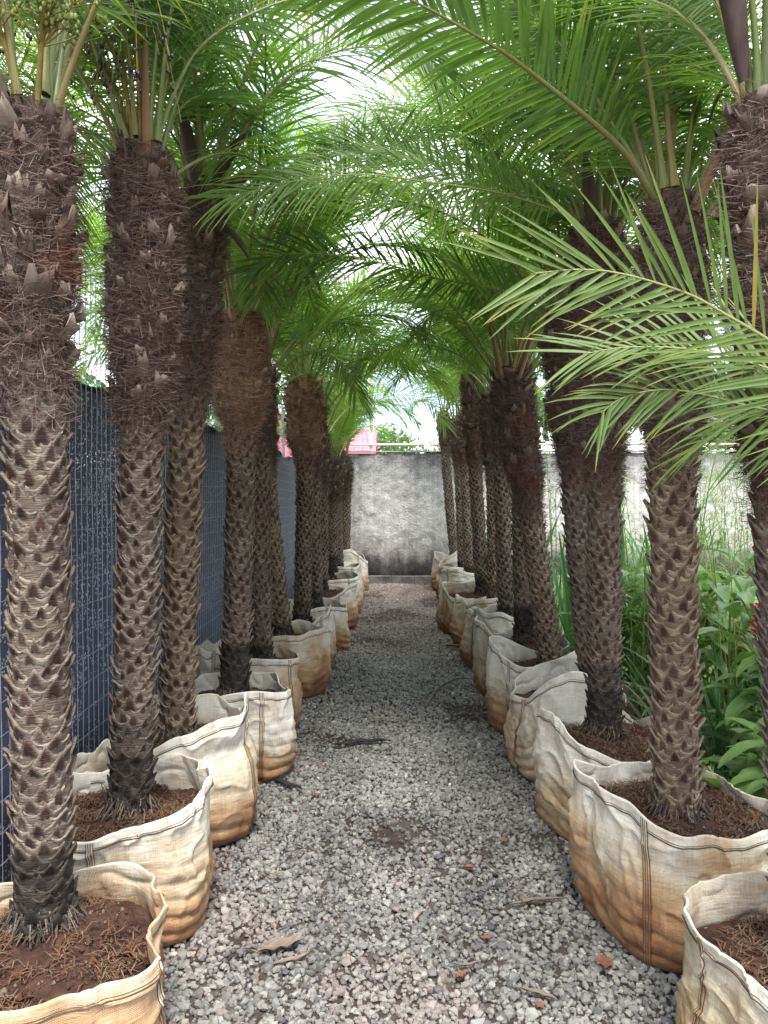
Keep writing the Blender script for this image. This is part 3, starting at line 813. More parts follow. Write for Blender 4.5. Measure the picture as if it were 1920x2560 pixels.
PALMS = {
 'L1': ('palm cut by the left edge of the photo, with green unripe fruit in its crown', -0.935, 2.02, 0.365, -0.945, 2.49, 1.85, 0.0690, 0.0820),
 'L2': ('palm with hanging black fruit and orange petioles', -0.93, 2.68, 0.40, -0.87, 2.68, 1.80, 0.0671, 0.1015),
 'L3': ('palm with a dark spathe in its crown right behind the black-fruited palm', -0.985, 3.46, 0.42, -0.856, 2.86, 2.0, 0.0688, 0.0963),
 'L4': ('palm with a bulging reddish fibre collar beside the gap in the shade cloth', -0.875, 4.18, 0.42, -0.835, 2.46, 1.88, 0.0700, 0.136),
 'L5': ('slim palm half hidden right behind the red-collared palm on the left', -0.87, 5.0, 0.42, -0.88, 2.35, 1.9, 0.0671, 0.0946),
 'L6': ('palm leaning clearly left towards the shade cloth fence', -0.86, 5.9, 0.42, -1.04, 2.3, 1.8, 0.0705, 0.0989),
 'L7': ('palm with a shaggy pale brown fibre collar in the middle of the left row', -0.79, 6.55, 0.42, -0.772, 2.49, 1.80, 0.0660, 0.142),
 'L8': ('palm hidden halfway behind the shaggy pale collared palm on the left', -0.765, 7.5, 0.40, -0.76, 2.4, 1.72, 0.0645, 0.0946),
 'L9': ('palm deep in the left row, mostly covered by nearer trunks', -0.83, 8.8, 0.40, -0.84, 2.25, 1.65, 0.0671, 0.0963),
 'L10': ('short palm with black trunk base and low bright crown near the end wall, left', -0.83, 10.2, 0.42, -0.80, 2.0, 1.45, 0.0688, 0.1032),
 'L11': ('slim palm second from the end wall on the left', -0.79, 11.0, 0.42, -0.80, 2.2, 1.65, 0.0654, 0.0946),
 'L12': ('palm nearest the end wall on the left', -0.77, 12.0, 0.42, -0.76, 2.1, 1.6, 0.0654, 0.0946),
 'R1': ('palm cut off by the right edge of the photo, in the front bag', 1.085, 1.98, 0.32, 0.955, 2.48, 1.60, 0.0740, 0.1015),
 'R2': ('palm with clean tan trunk standing in the widest white bag on the right', 0.99, 2.68, 0.40, 0.95, 2.50, 1.70, 0.0705, 0.0989),
 'R3': ('palm with black wet trunk base and fat dark fibre head, third on the right', 0.965, 3.53, 0.42, 0.92, 2.72, 1.65, 0.0688, 0.1161),
 'R4': ('palm mostly hidden behind the black-based palm, third bag further right', 1.10, 4.2, 0.42, 0.93, 2.5, 1.70, 0.0688, 0.1075),
 'R5': ('palm leaning left over the path with broad woven looking fibre head', 1.02, 5.0, 0.42, 0.735, 2.3, 1.48, 0.0671, 0.1049),
 'R6': ('palm with black trunk base rising from open red soil in the right row', 0.985, 5.8, 0.42, 0.93, 2.5, 1.7, 0.0671, 0.0989),
 'R7': ('slim palm behind the one rising from open red soil on the right', 1.01, 6.9, 0.42, 0.965, 2.45, 1.95, 0.0654, 0.0946),
 'R8': ('palm in the middle of the far right row, squeezed between two trunks', 1.0, 7.7, 0.42, 0.95, 2.5, 1.8, 0.0636, 0.0946),
 'R9': ('tallest far palm of the right row, leaning left with long fibre head', 0.98, 8.5, 0.42, 0.85, 3.15, 1.9, 0.0671, 0.1075),
 'R10': ('palm third from the end wall on the right', 1.0, 10.2, 0.42, 0.92, 2.6, 1.97, 0.0654, 0.0989),
 'R11': ('palm second from the end wall on the right', 1.0, 11.2, 0.42, 0.9, 2.6, 2.0, 0.0636, 0.0946),
 'R12': ('palm nearest the end wall on the right, bowed left at the top', 0.97, 12.2, 0.42, 0.78, 2.82, 2.3, 0.0636, 0.0946),
}
FR = {'L1': 28, 'L2': 34, 'L3': 30, 'R1': 28, 'R2': 32, 'R3': 32}
TREE = {}
for i, (k, s) in enumerate(PALMS.items()):
    near = s[2] < 6
    toward = ((-PI / 2, 1.25, .2), (0.0 if s[1] < 0 else PI, 1.1, .42)) if s[2] < 3.6 else ()
    if s[2] > 9: toward = ((0.0 if s[1] < 0 else PI, .9, .2),)
    TREE[k] = palm(s[0], s[1], s[2], s[3], s[4], s[5], s[6], s[7], s[8], seed=i + 1, fronds=FR.get(k, 16 if s[2] < 9 else 18), near=near, skip=toward,
                   black=0.0 if k in ('R2', 'R5', 'L3') else (0.34 if k in ('L2', 'L4', 'R3', 'R6', 'L10') else 0.24 if k == 'L1' else 0.17), bow=0.02 * math.sin(i * 2.4),
                   scale=0.95 if s[2] > 9 else (1.08 if s[2] > 4 else 1.04), fibre='fibre_tan' if k in ('L4', 'L7') else 'fibre', bark='bark_tan' if k in ('L3', 'R2', 'R5', 'R8', 'L6') else 'bark', stubby=1.3 if k in ('L1', 'R1', 'R5', 'R6', 'R9') else 0.95, cell=(.0021, .0019, .0024, .0022, .0018)[i % 5] if k != 'R2' else .0027)
ob, _ = palm('small palm out of the frame on the right, pale olive fronds reaching into the photo', 1.36, 1.42, 0.0, 1.30, 1.50, 1.05, .07, .10, seed=70, fronds=12, near=False,
             skip=((PI, 1.3, .2), (-PI / 2, 1.0, .2)), group='date palms in bags lining the path', black=.1)
TREE['R0'] = (ob, None)
for (x, y, zt, sd, lb) in ((-2.75, 5.2, 2.7, 81, 'palm growing outside the shade cloth fence, nearest the front'), (-2.6, 7.6, 3.1, 82, 'palm growing outside the shade cloth fence, behind the nearest one'),
                           (-3.1, 10.5, 3.3, 83, 'palm growing outside the shade cloth fence, furthest back'), (4.4, 9.2, 3.4, 84, 'palm in the garden bed to the right of the far bags'), (-3.3, 15.2, 4.3, 85, 'tall palm beyond the end wall, behind the left row'), (3.4, 15.8, 4.6, 86, 'tall palm beyond the end wall, behind the right row')):
    palm(lb, x, y, 0.0, x + .05, zt, zt - .8, .08, .12, seed=sd, fronds=11 if sd == 81 else 16, near=False, group='palms outside the two rows', black=.1, scale=1.15)

# fronds that can be told apart in the photo
def H(k, pts, **kw): return hero(TREE[k][0], pts, **kw)
FACE = (0, -0.9, 0.42)                     # blade of the frond turned on edge, hanging like a curtain
H('R3', [(0.914, 3.5, 2.70), (0.683, 3.45, 2.779), (0.425, 3.38, 2.824), (0.157, 3.3, 2.832), (-0.137, 3.2, 2.827), (-0.434, 3.12, 2.763), (-0.662, 3.05, 2.673)],
  up=FACE, pairs=78, leaf=0.30, lw=0.0055, droop=0.55, bare=0.13, seed=501, tone=0.95, r0=.008)
H('R3', [(0.905, 3.55, 2.70), (0.713, 3.6, 2.867), (0.481, 3.65, 2.930), (0.243, 3.7, 3.043), (0.065, 3.75, 3.138), (-0.139, 3.8, 3.217), (-.36, 3.85, 3.23)],
  up=FACE, pairs=74, leaf=0.29, lw=0.0055, droop=0.3, bare=0.15, seed=514, tone=0.8, r0=.008)
H('R4', [(0.93, 4.2, 2.46), (0.664, 4.1, 2.563), (0.245, 4.0, 2.619), (0.086, 3.95, 2.65), (-0.202, 3.9, 2.701), (-0.517, 3.8, 2.691), (-0.70, 3.75, 2.60)],
  up=FACE, pairs=78, leaf=0.30, lw=0.0055, droop=0.35, bare=0.12, seed=515, tone=0.1, r0=.008)
H('R2', [(0.945, 2.67, 2.446), (0.843, 2.6, 2.53), (0.713, 2.5, 2.63), (0.421, 2.38, 2.79), (0.262, 2.3, 2.845), (0.012, 2.2, 2.915), (-0.193, 2.12, 2.92)],
  up=(0, 0.9, 0.75), pairs=58, leaf=0.26, lw=0.0075, droop=0.35, bare=0.25, seed=502, tone=0.0)
H('R2', [(0.934, 2.68, 2.469), (0.777, 2.7, 2.753), (0.602, 2.72, 3.04), (0.501, 2.75, 3.181), (0.352, 2.8, 3.30)], up=(-0.7, -.5, .4), pairs=56, leaf=0.28, lw=.006, droop=0.4, bare=0.3, seed=503, tone=0.3)
H('R3', [(0.924, 3.5, 2.70), (0.87, 3.5, 2.829), (0.712, 3.5, 3.166), (0.609, 3.5, 3.397), (0.446, 3.55, 3.595), (0.214, 3.6, 3.69)], up=(-0.7, -.4, .4), pairs=60, leaf=0.28, lw=.0055, droop=0.4, bare=0.3, seed=504, tone=0.5)
H('R3', [(0.911, 3.53, 2.70), (0.864, 3.6, 2.997), (0.684, 3.8, 3.309), (0.359, 4.0, 3.5), (-0.002, 4.1, 3.476), (-0.281, 4.2, 3.347)], up=FACE, pairs=66, leaf=0.31, lw=.0055, droop=0.6, bare=0.25, seed=512, tone=0.8)
H('L10', [(-0.792, 10.2, 1.96), (-0.553, 10.1, 2.448), (-0.247, 10, 2.721), (0.113, 9.9, 2.805), (0.466, 9.8, 2.685), (0.648, 9.7, 2.381)], up=FACE, pairs=60, leaf=0.30, lw=.006, droop=0.5, seed=508, tone=0.4)
H('L4', [(-0.807, 4.18, 2.42), (-0.735, 4.2, 2.791), (-0.546, 4.3, 3.107), (-0.241, 4.4, 3.276), (0.079, 4.5, 3.263), (0.295, 4.5, 3.046)], pairs=66, leaf=0.28, lw=.0055, droop=0.6, bare=.25, seed=509, tone=0.7)
H('L7', [(-0.772, 6.55, 2.45), (-0.669, 6.5, 2.873), (-0.427, 6.4, 3.121), (-0.08, 6.3, 3.21), (0.22, 6.2, 3.071), (0.369, 6.2, 2.847)], pairs=64, leaf=0.29, lw=.0055, droop=0.6, bare=.25, seed=510, tone=0.6)
H('R5', [(0.735, 5.0, 2.27), (0.629, 5, 2.616), (0.38, 4.9, 2.83), (0.084, 4.8, 2.86), (-0.201, 4.7, 2.747), (-0.418, 4.6, 2.527)], pairs=64, leaf=0.28, lw=.0055, droop=0.7, bare=.25, seed=511, tone=0.6)
H('L3', [(-0.83, 3.46, 2.82), (-0.60, 3.5, 3.27), (-0.32, 3.6, 3.54), (0.0, 3.7, 3.62), (0.30, 3.75, 3.49), (0.50, 3.8, 3.25)], up=FACE, pairs=70, leaf=0.34, lw=.0055, droop=0.6, bare=.22, seed=521, tone=0.8)
H('L2', [(-0.85, 2.68, 2.66), (-0.70, 2.7, 3.03), (-0.47, 2.75, 3.22), (-0.22, 2.8, 3.30), (0.0, 2.85, 3.23), (.17, 2.9, 3.08)], up=FACE, pairs=66, leaf=0.31, lw=.0058, droop=0.55, bare=.25, seed=522, tone=0.5)
H('R4', [(0.93, 4.2, 2.46), (0.80, 4.3, 3.1), (0.42, 4.4, 3.6), (0.0, 4.5, 3.78), (-0.36, 4.6, 3.68), (-0.6, 4.7, 3.4)], up=FACE, pairs=70, leaf=0.35, lw=.0058, droop=0.6, bare=.22, seed=523, tone=0.9)
H('L5', [(-0.88, 5.0, 2.32), (-0.72, 5.1, 3.1), (-0.30, 5.3, 3.8), (0.2, 5.4, 4.1), (0.65, 5.5, 3.95), (0.95, 5.6, 3.6)], up=FACE, pairs=74, leaf=0.38, lw=.0062, droop=0.6, bare=.22, seed=524, tone=0.9)
H('R6', [(0.93, 5.8, 2.46), (0.72, 5.9, 3.4), (0.30, 6.0, 4.2), (-0.2, 6.1, 4.5), (-0.62, 6.2, 4.3), (-0.9, 6.3, 3.9)], up=FACE, pairs=76, leaf=0.40, lw=.0065, droop=0.6, bare=.22, seed=525, tone=1.0)
c0 = (1.31, 1.42, 1.47)
kw = dict(mat='leaf_olive', lw=0.0046, r0=0.0075, bare=0.2)
H('R0', [c0, (0.95, 1.45, 1.600), (0.801, 1.48, 1.730), (0.729, 1.5, 1.797), (0.64, 1.5, 1.850), (0.568, 1.5, 1.890), (0.444, 1.48, 1.921), (0.351, 1.46, 1.926), (0.255, 1.45, 1.915)],
  up=(0, -1, 0.15), pairs=48, leaf=0.225, droop=0.10, seed=505, tone=0.8, **kw)
H('R0', [c0, (1.05, 1.5, 1.590), (0.914, 1.6, 1.704), (0.802, 1.65, 1.769), (0.664, 1.7, 1.820), (0.516, 1.72, 1.830), (0.42, 1.72, 1.815)],
  up=(0, -0.8, .6), pairs=44, leaf=0.20, droop=0.2, seed=506, tone=0.6, **kw)
H('R0', [c0, (0.99, 1.55, 1.602), (0.894, 1.6, 1.652), (0.758, 1.65, 1.690), (0.71, 1.7, 1.715), (0.624, 1.7, 1.732), (0.555, 1.7, 1.730), (0.494, 1.7, 1.712), (0.450, 1.68, 1.680)],
  up=(0, -0.9, 0.3), pairs=46, leaf=0.18, droop=0.4, seed=507, tone=0.35, **kw)
H('R0', [c0, (1.08, 1.6, 1.650), (0.97, 1.75, 1.710), (0.86, 1.9, 1.690), (0.76, 2.0, 1.610)], up=(0, -0.5, .8), pairs=36, leaf=0.18, droop=0.3, seed=513, tone=0.5, **kw)

# ------------------------------------------------------------------ fruit bunches and spathes
def fruit(root, base, az, n, mat, L=0.5, drop=0.8, seed=0):
    rg = np.random.default_rng(seed)
    st = MB()
    b = np.array(base, float)
    d = np.array([math.cos(az), math.sin(az), 0])
    tip = b + d * L * .35 + (0, 0, L * .75)
    P = spline([b, b + d * .05 + (0, 0, L * .45), tip], 10)
    tube(st, P, np.linspace(.009, .006, 10), 5)
    sph = nrm(np.array([(0, 0, 1.5), (1, 0, .5), (.31, .95, .5), (-.81, .59, .5), (-.81, -.59, .5), (.31, -.95, .5), (1, 0, -.5), (.31, .95, -.5), (-.81, .59, -.5), (-.81, -.59, -.5), (.31, -.95, -.5), (0, 0, -1.5)], float)) * (1, 1, 1.0)
    T = [(0, i, i % 5 + 1) for i in range(1, 6)] + [(11, i % 5 + 6, i + 5) for i in range(1, 6)] + [(i, i + 5, i % 5 + 1) for i in range(1, 6)] + [(i % 5 + 1, i + 5, i % 5 + 6) for i in range(1, 6)]
    for k in range(n):
        s0 = P[rg.integers(5, 10)]
        a = az + rg.normal(0, .8)
        ll = rg.uniform(.15, .38) * (L / .5)
        e = np.array([math.cos(a), math.sin(a), 0]) * ll * rg.uniform(.35, .8)
        Q = spline([s0, s0 + e * .55 + (0, 0, .05), s0 + e + (0, 0, -ll * drop * rg.uniform(.4, 1.2))], 8)
        tube(st, Q, .0018, 3)
        for j in range(int(rg.integers(3, 8))):
            p = Q[rg.integers(3, 8)] + rg.normal(0, .006, 3)
            sc = np.array([.0055, .0055, .0095]) * rg.uniform(.8, 1.2)
            st.add(sph * sc + p, t=T, m=1)
    st.build('fruit_bunch', [M['stalk'], M[mat]], root)
t2, c2 = TREE['L2']
for az, sd in ((-1.4, 1), (-2.6, 3), (-2.0, 6)):
    fruit(t2, c2 + (0.04 * math.cos(az), .04 * math.sin(az), -.02), az, 14, 'fruit_black', L=0.52, drop=.8, seed=sd)
t1, c1 = TREE['L1']
for az, sd in ((-0.9, 11), (-1.9, 12)):
    fruit(t1, c1 + (.04 * math.cos(az), .04 * math.sin(az), -.02), az, 30, 'fruit_green', L=0.36, drop=-.5, seed=sd)

def spathe(root, base, az, el, L, w=0.035):
    n, k = 12, 7
    u = np.linspace(0, 1, n)
    d = np.array([math.cos(az) * math.cos(el), math.sin(az) * math.cos(el), math.sin(el)])
    s = nrm(np.cross(d, (0, 0, 1.0))); nn = np.cross(s, d)
    hw = w * np.sin(np.clip(u * 1.05 + .06, 0, 1) * PI) ** .7
    v = np.linspace(-1, 1, k)
    P = np.array(base)[None, None] + (u * L)[:, None, None] * d + (hw[:, None] * v[None])[..., None] * s + ((v[None] ** 2) * hw[:, None] * .8 - .12 * L * u[:, None] ** 2 * 0)[..., None] * nn
    mb = MB(); mb.add(P, grid_quads(n, k)); mb.add(P - nn * .003, grid_quads(n, k)[:, ::-1])
    mb.build('spathe', M['spathe'], root)
t3, c3 = TREE['L3']
spathe(t3, c3 + (.05, -.03, -.02), -.4, R(52), .34); spathe(t3, c3 + (.06, -.06, -.06), -.2, R(25), .26, .03); spathe(t3, c3 + (-.02, -.07, -.02), -1.9, R(70), .4)
spathe(t3, c3 + (.10, -.06, -.16), -.5, R(-50), .26, .022)
tr_, cr = TREE['R1']
spathe(tr_, cr + (-.09, -.03, .05), PI + .5, R(72), .55, .035); spathe(tr_, cr + (.04, -.08, .0), -1.3, R(78), .5, .03)
spathe(TREE['R3'][0], TREE['R3'][1] + (-.05, -.08, -.05), -2.2, R(78), .38, .03)
def old_petiole(root, base, az, el, L, r=.014):
    d = np.array([math.cos(az) * math.cos(el), math.sin(az) * math.cos(el), math.sin(el)])
    P = np.array(base) + np.linspace(0, 1, 8)[:, None] * L * d + np.stack([np.zeros(8), np.zeros(8), -.06 * L * np.linspace(0, 1, 8) ** 2], 1)
    mb = MB(); tube(mb, P, np.linspace(r * 1.6, r * .7, 8), 6, a=(.9, .95))
    mb.build('old_petiole', M['old'], root)
M['old'] = simple('orange_petiole', (0.16, 0.085, 0.045), (0.22, 0.13, 0.07), 14, 0.6, stretch=(1, 1, .2))
old_petiole(t2, c2 + (.03, -.055, -.04), -1.35, R(83), .75, .010)
old_petiole(tr_, cr + (-.01, -.11, -.02), -1.7, R(86), .7, .018)
old_petiole(TREE['R5'][0], TREE['R5'][1] + (.06, -.06, -.05), -.5, R(72), .5, .012)
old_petiole(TREE['R5'][0], TREE['R5'][1] + (-.05, -.08, -.05), -2.2, R(65), .55, .012)
old_petiole(TREE['R2'][0], TREE['R2'][1] + (.05, -.08, -.05), -.6, R(66), .55, .012)

# ------------------------------------------------------------------ woven bags
def bag(label, cx, cy, Rb, Hb, rot, seed, bumps=(), soil=0.42, seams=(-2.4, -0.6), n=None, sag=0.03, squash=1.0, lean=(0, 0), torn=None):
    rg = np.random.default_rng(seed + 300)
    root = empty('woven_bag', (cx, cy, 0), 0)
    tag(root, label, 'bag', 'white woven bags planted with palms')
    pk = rg.uniform(0, 2 * PI, 6); ak = rg.normal(0, 1, 6)
    n = rg.uniform(2.6, 4.2) if n is None else n
    lean = (lean[0] + rg.normal(0, .012), lean[1] + rg.normal(0, .012))
    sag = sag * 1.5
    def surf(ph, t, off=0.0):
        ph = np.asarray(ph, float); t = np.asarray(t, float)
        ph, t = np.broadcast_arrays(ph, t)
        c, s = np.cos(ph - rot), np.sin(ph - rot)
        rho = Rb / (np.abs(c) ** n + np.abs(s) ** n) ** (1 / n) * 0.95
        prof = np.interp(t, [0, .03, .10, .3, .6, .85, 1], [.86, .93, .985, 1.03, 1.0, .955, .94])
        rho = rho * prof
        rho = rho + 0.022 * fbm(np.cos(ph) * 1.6 + seed, np.sin(ph) * 1.6, t * 1.6 + seed, 3) * np.clip(t * 4 + .3, 0, 1)
        # slumped folds in the lower part, drawn-in creases in the upper
        wob = 0.9 * vnoise(np.cos(ph) * 2 + seed, np.sin(ph) * 2, 3.1)
        fold = np.abs(np.sin((t * (7.5 + 1.5 * ak[0] * .3) + wob) * PI))
        rho = rho + (0.020 * (fold ** .8 - .5)) * np.clip(1.0 - t * 1.25, 0, 1) * (0.6 + .6 * vnoise(ph * 1.2, t * 3, seed)) 
        cre = 1 - np.abs(vnoise(np.cos(ph) * 5 + t * 2.2 + seed * 3, np.sin(ph) * 5 - t * 1.3, t * 5.0))
        rho = rho + 0.012 * (cre ** 6 - .25) * np.clip(t * 3, 0, 1)
        zr = Hb + sag * (ak[1] * np.cos(ph + pk[1]) + .8 * ak[2] * np.cos(2 * ph + pk[2]) + .5 * ak[3] * np.cos(3 * ph + pk[3])) + .008 * ak[4] * np.sin(9 * ph + pk[4])
        rho = rho + t ** 5 * (.018 * vnoise(np.cos(ph) * 2.2 + seed, np.sin(ph) * 2.2, 7.7) + .009 * np.sin(ph * 7 + pk[5] + 1.5 * np.sin(ph * 2)))
        rho = rho - 0.030 * np.clip(ak[5] + .4, 0, 1.5) * np.exp(-((t - .72) / .10) ** 2) * np.clip(vnoise(np.cos(ph) * 1.3 + 2 * seed, np.sin(ph) * 1.3, 1.7) + .2, 0, 1)
        for (bp, bw, bz, br) in bumps:
            g = np.exp(-np.abs(((ph - bp + PI) % (2 * PI) - PI) / bw) ** 1.25)
            zr = zr + bz * g
            rho = rho + br * g * t ** 3
        z = zr * t
        rho = rho + off
        return np.stack([rho * np.cos(ph) + lean[0] * t ** 1.5, (rho * np.sin(ph)) * squash + lean[1] * t ** 1.5, z], -1)
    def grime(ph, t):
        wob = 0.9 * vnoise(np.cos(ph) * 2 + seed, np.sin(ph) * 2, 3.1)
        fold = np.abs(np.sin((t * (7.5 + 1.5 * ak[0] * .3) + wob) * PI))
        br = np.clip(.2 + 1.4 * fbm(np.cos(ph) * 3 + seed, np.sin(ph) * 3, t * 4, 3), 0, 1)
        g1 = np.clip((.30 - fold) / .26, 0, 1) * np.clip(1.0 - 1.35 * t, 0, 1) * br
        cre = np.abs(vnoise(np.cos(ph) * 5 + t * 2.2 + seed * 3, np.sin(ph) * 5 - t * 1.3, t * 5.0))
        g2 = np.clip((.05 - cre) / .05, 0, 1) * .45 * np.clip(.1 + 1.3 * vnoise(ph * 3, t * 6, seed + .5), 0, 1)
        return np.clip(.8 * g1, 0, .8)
    nph, nt_ = (220, 76) if cy < 4.6 else (120, 40)
    ph = np.arange(nph) / nph * 2 * PI
    t = np.concatenate([np.linspace(0, 1, nt_)])
    outer = surf(ph[None], t[:, None])
    crest = surf(ph[None], np.array([[1.0]])) 
    lip = surf(ph[None], np.array([[1.0]]), -0.005) + (0, 0, 0.004)
    ti = t[::-1][:int(nt_ * .5)]
    inner = surf(ph[None], ti[:, None], -0.007)
    V = np.concatenate([outer, lip, inner])
    wear = np.full(V.shape[:2], float(rg.uniform(.35, 1.0)))
    tone = np.zeros(V.shape[:2])
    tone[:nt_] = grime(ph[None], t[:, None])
    mb = MB(); mb.add(V, grid_quads(len(V), nph, True), a=np.stack([tone.ravel(), wear.ravel()], 1))
    mb.build('bag_cloth', M['cloth'], root)
    # hem stitching below the rim
    mb = MB()
    for tt_, rr in ((0.925, .0022), (0.94, .0009)):
        pp = np.linspace(0, 2 * PI, 241)[:-1]
        tube(mb, surf(pp, tt_ + .004 * np.sin(pp * 23), 0.0012), rr, 4, closed=True)
    mb.build('hem_stitching', M['thread'], root)
    # raised seam tapes
    for sp in seams:
        mb = MB()
        tt_ = np.linspace(0.03, 0.995, 60)
        jit = .012 * np.sin(tt_ * 5 + sp * 3)
        wv = np.array([-.045, -.04, -.022, -.016, .016, .022, .04, .045]) * (.30 / Rb)
        of = np.array([-.001, .006, .006, .003, .003, .006, .006, -.001])
        G = surf(sp + jit[:, None] + wv[None] * .8, tt_[:, None], of[None])
        mb.add(G, grid_quads(60, 8), a=(0.0, .5), m=0)
        for e in (-.045, -.018, .018, .045):
            tube(mb, surf(sp + jit + e * .8 * (.30 / Rb), tt_, .0045), .0016, 4, m=1)
        mb.build('seam', [M['cloth'], M['thread']], root)
    # earth with fine roots
    mb = MB()
    rr = np.linspace(0, 1, 40)
    rim = surf(ph, np.minimum(.96, (soil - .02) / surf(ph, 1.0)[:, 2]), -0.016)
    rim[:, 2] = soil - 0.015
    G = rim[None] * rr[:, None, None]
    ctr = np.array([lean[0] * .8, lean[1] * .8, 0])
    G = ctr * (1 - rr)[:, None, None] + rim[None] * rr[:, None, None]
    G[..., 2] = soil - .010 - 0.028 * rr[:, None] ** 2 + .016 * fbm(G[..., 0] * 9 + seed, G[..., 1] * 9, 2, 4) + .004 * vnoise(G[..., 0] * 90, G[..., 1] * 90, seed)
    mb.add(G, grid_quads(40, nph, True))
    k = 3600 if cy < 4.5 else 700
    a = rg.uniform(0, 2 * PI, k); q = np.sqrt(rg.uniform(.05, .92, k)) * Rb * .88
    keep = fbm(np.cos(a) * q * 7 + seed, np.sin(a) * q * 7, 1, 2) > rg.uniform(-.8, .25, k)
    a, q = a[keep], q[keep]; k = len(a)
    p = np.stack([np.cos(a) * q, np.sin(a) * q * squash, soil - .004 - .028 * (q / Rb) ** 2 + .012 * fbm(np.cos(a) * q * 9 + seed, np.sin(a) * q * 9, 2, 4)], 1) + ctr
    ang = rg.uniform(0, 2 * PI, k); ln = rg.uniform(.010, .045, k)
    d = np.stack([np.cos(ang), np.sin(ang), rg.uniform(-.05, .45, k)], 1) * ln[:, None]
    sd = np.stack([-np.sin(ang), np.cos(ang), 0 * ang], 1) * rg.uniform(.0007, .002, k)[:, None]
    m_ = p + d * .5 + np.stack([0 * ln, 0 * ln, ln * rg.uniform(-.05, .3, k)], 1)
    V = np.stack([p - sd, p + sd, m_ - sd, m_ + sd, p + d - sd * .4, p + d + sd * .4], 1)
    Q = (np.array([(0, 1, 3, 2), (2, 3, 5, 4)])[None] + 6 * np.arange(k)[:, None, None]).reshape(-1, 4)
    A = np.repeat(np.stack([rg.uniform(.2, 1, k), (rg.random(k) < .3) * .8], 1), 6, 0)
    mb.add(V.reshape(-1, 3), Q, a=A)
    kc = 900 if cy < 4.5 else 200
    a = rg.uniform(0, 2 * PI, kc); q = np.sqrt(rg.uniform(.05, .93, kc)) * Rb * .87
    p = np.stack([np.cos(a) * q, np.sin(a) * q * squash, soil - .009 - .028 * (q / Rb) ** 2 + .016 * fbm(np.cos(a) * q * 9 + seed, np.sin(a) * q * 9, 2, 4)], 1) + ctr
    oc8 = np.array([(1, 0, 0), (0, 1, 0), (-1, 0, 0), (0, -1, 0), (0, 0, 1), (0, 0, -1)], float)
    sz8 = (.0035 * np.exp(rg.normal(0, .55, kc)))[:, None, None] * rg.uniform(.6, 1.4, (kc, 6, 1))
    rt = rg.uniform(0, PI, kc); V = oc8[None] * sz8
    V = np.stack([V[..., 0] * np.cos(rt)[:, None] - V[..., 1] * np.sin(rt)[:, None], V[..., 0] * np.sin(rt)[:, None] + V[..., 1] * np.cos(rt)[:, None], V[..., 2]], -1) + p[:, None]
    T8 = np.array([(0, 1, 4), (1, 2, 4), (2, 3, 4), (3, 0, 4), (1, 0, 5), (2, 1, 5), (3, 2, 5), (0, 3, 5)])
    mb.add(V.reshape(-1, 3), t=(T8[None] + 6 * np.arange(kc)[:, None, None]).reshape(-1, 3), a=np.repeat(np.stack([rg.uniform(0, .3, kc), (rg.random(kc) < .15) * .7], 1), 6, 0))
    mb.build('soil', M['soil'], root)
    return root

NW, SW_, NE, SE = 2.4, -2.3, .8, -.75
bag('frontmost bag on the left, orange stained, with a dark seam down its corner', -0.915, 1.885, 0.33, 0.41, 0.35, 1, [(0.45, .35, .012, .012)], soil=.37, seams=(-0.25, 2.3), sag=.008)
bag('second bag on the left, with dark wet folds low down', -0.945, 2.70, 0.295, 0.445, 0.35, 2, [(0.05, .4, .07, .01), (1.2, .4, .06, 0)], soil=.405, seams=(-1.62, 2.6), sag=.010)
bag('grey-white bag on the left with one tall torn corner standing up', -0.965, 3.42, 0.315, 0.48, 0.5, 3, [(-0.05, .42, .11, -.03), (2.4, .5, .05, 0)], soil=.42, seams=(-0.28, 2.6), sag=.02)
bag('orange stained bag on the left holding the red-collared palm', -0.86, 4.17, 0.305, 0.45, .3, 4, [(-.1, .4, .05, 0), (.9, .3, .05, -.02)], soil=.41, seams=(-.95, 2.4))
bag('narrow white topped bag fifth from the front on the left, with a dark side seam', -0.905, 4.98, 0.30, 0.46, .3, 5, [(0, .5, .05, 0)], soil=.42, seams=(-.6, 2.2))
bag('round bulging bag on the left with a thick orange bottom fold', -0.83, 5.85, 0.315, 0.47, .7, 6, [(-.4, .5, .06, 0), (1.5, .4, .04, 0)], soil=.42, seams=(-1.9, 1.2))
bag('short wrinkled bag on the left holding the shaggy collared palm', -0.80, 6.6, 0.30, 0.47, .2, 7, [(-.5, .4, .06, -.02)], soil=.42, seams=(-.9, 2.2))
bag('white topped bag on the left with open red soil, eighth from the front', -0.76, 7.5, 0.315, 0.44, .4, 8, [(.1, .4, .05, 0)], soil=.41, seams=(-1.1, 2.2))
bag('bag behind the open red soil bag on the left, only its white rim showing', -0.79, 8.7, 0.345, 0.47, .4, 9, [(-.6, .4, .05, 0)], soil=.42, seams=(-1.0, 2.2))
bag('brown ribbed bag on the left holding the low bright crowned palm', -0.79, 9.8, 0.36, 0.46, .5, 10, [], soil=.43, seams=(-.8, 2.2))
bag('bag second from the end wall on the left, with a pointed white flap', -0.78, 11.0, 0.34, 0.47, .2, 11, [(-.3, .3, .12, 0)], soil=.43, seams=(-.9, 2.2))
bag('last bag on the left, standing clear against the end wall', -0.75, 12.15, 0.335, 0.56, .5, 12, [(0, .4, .05, 0)], soil=.43, seams=(-.9, 2.2))

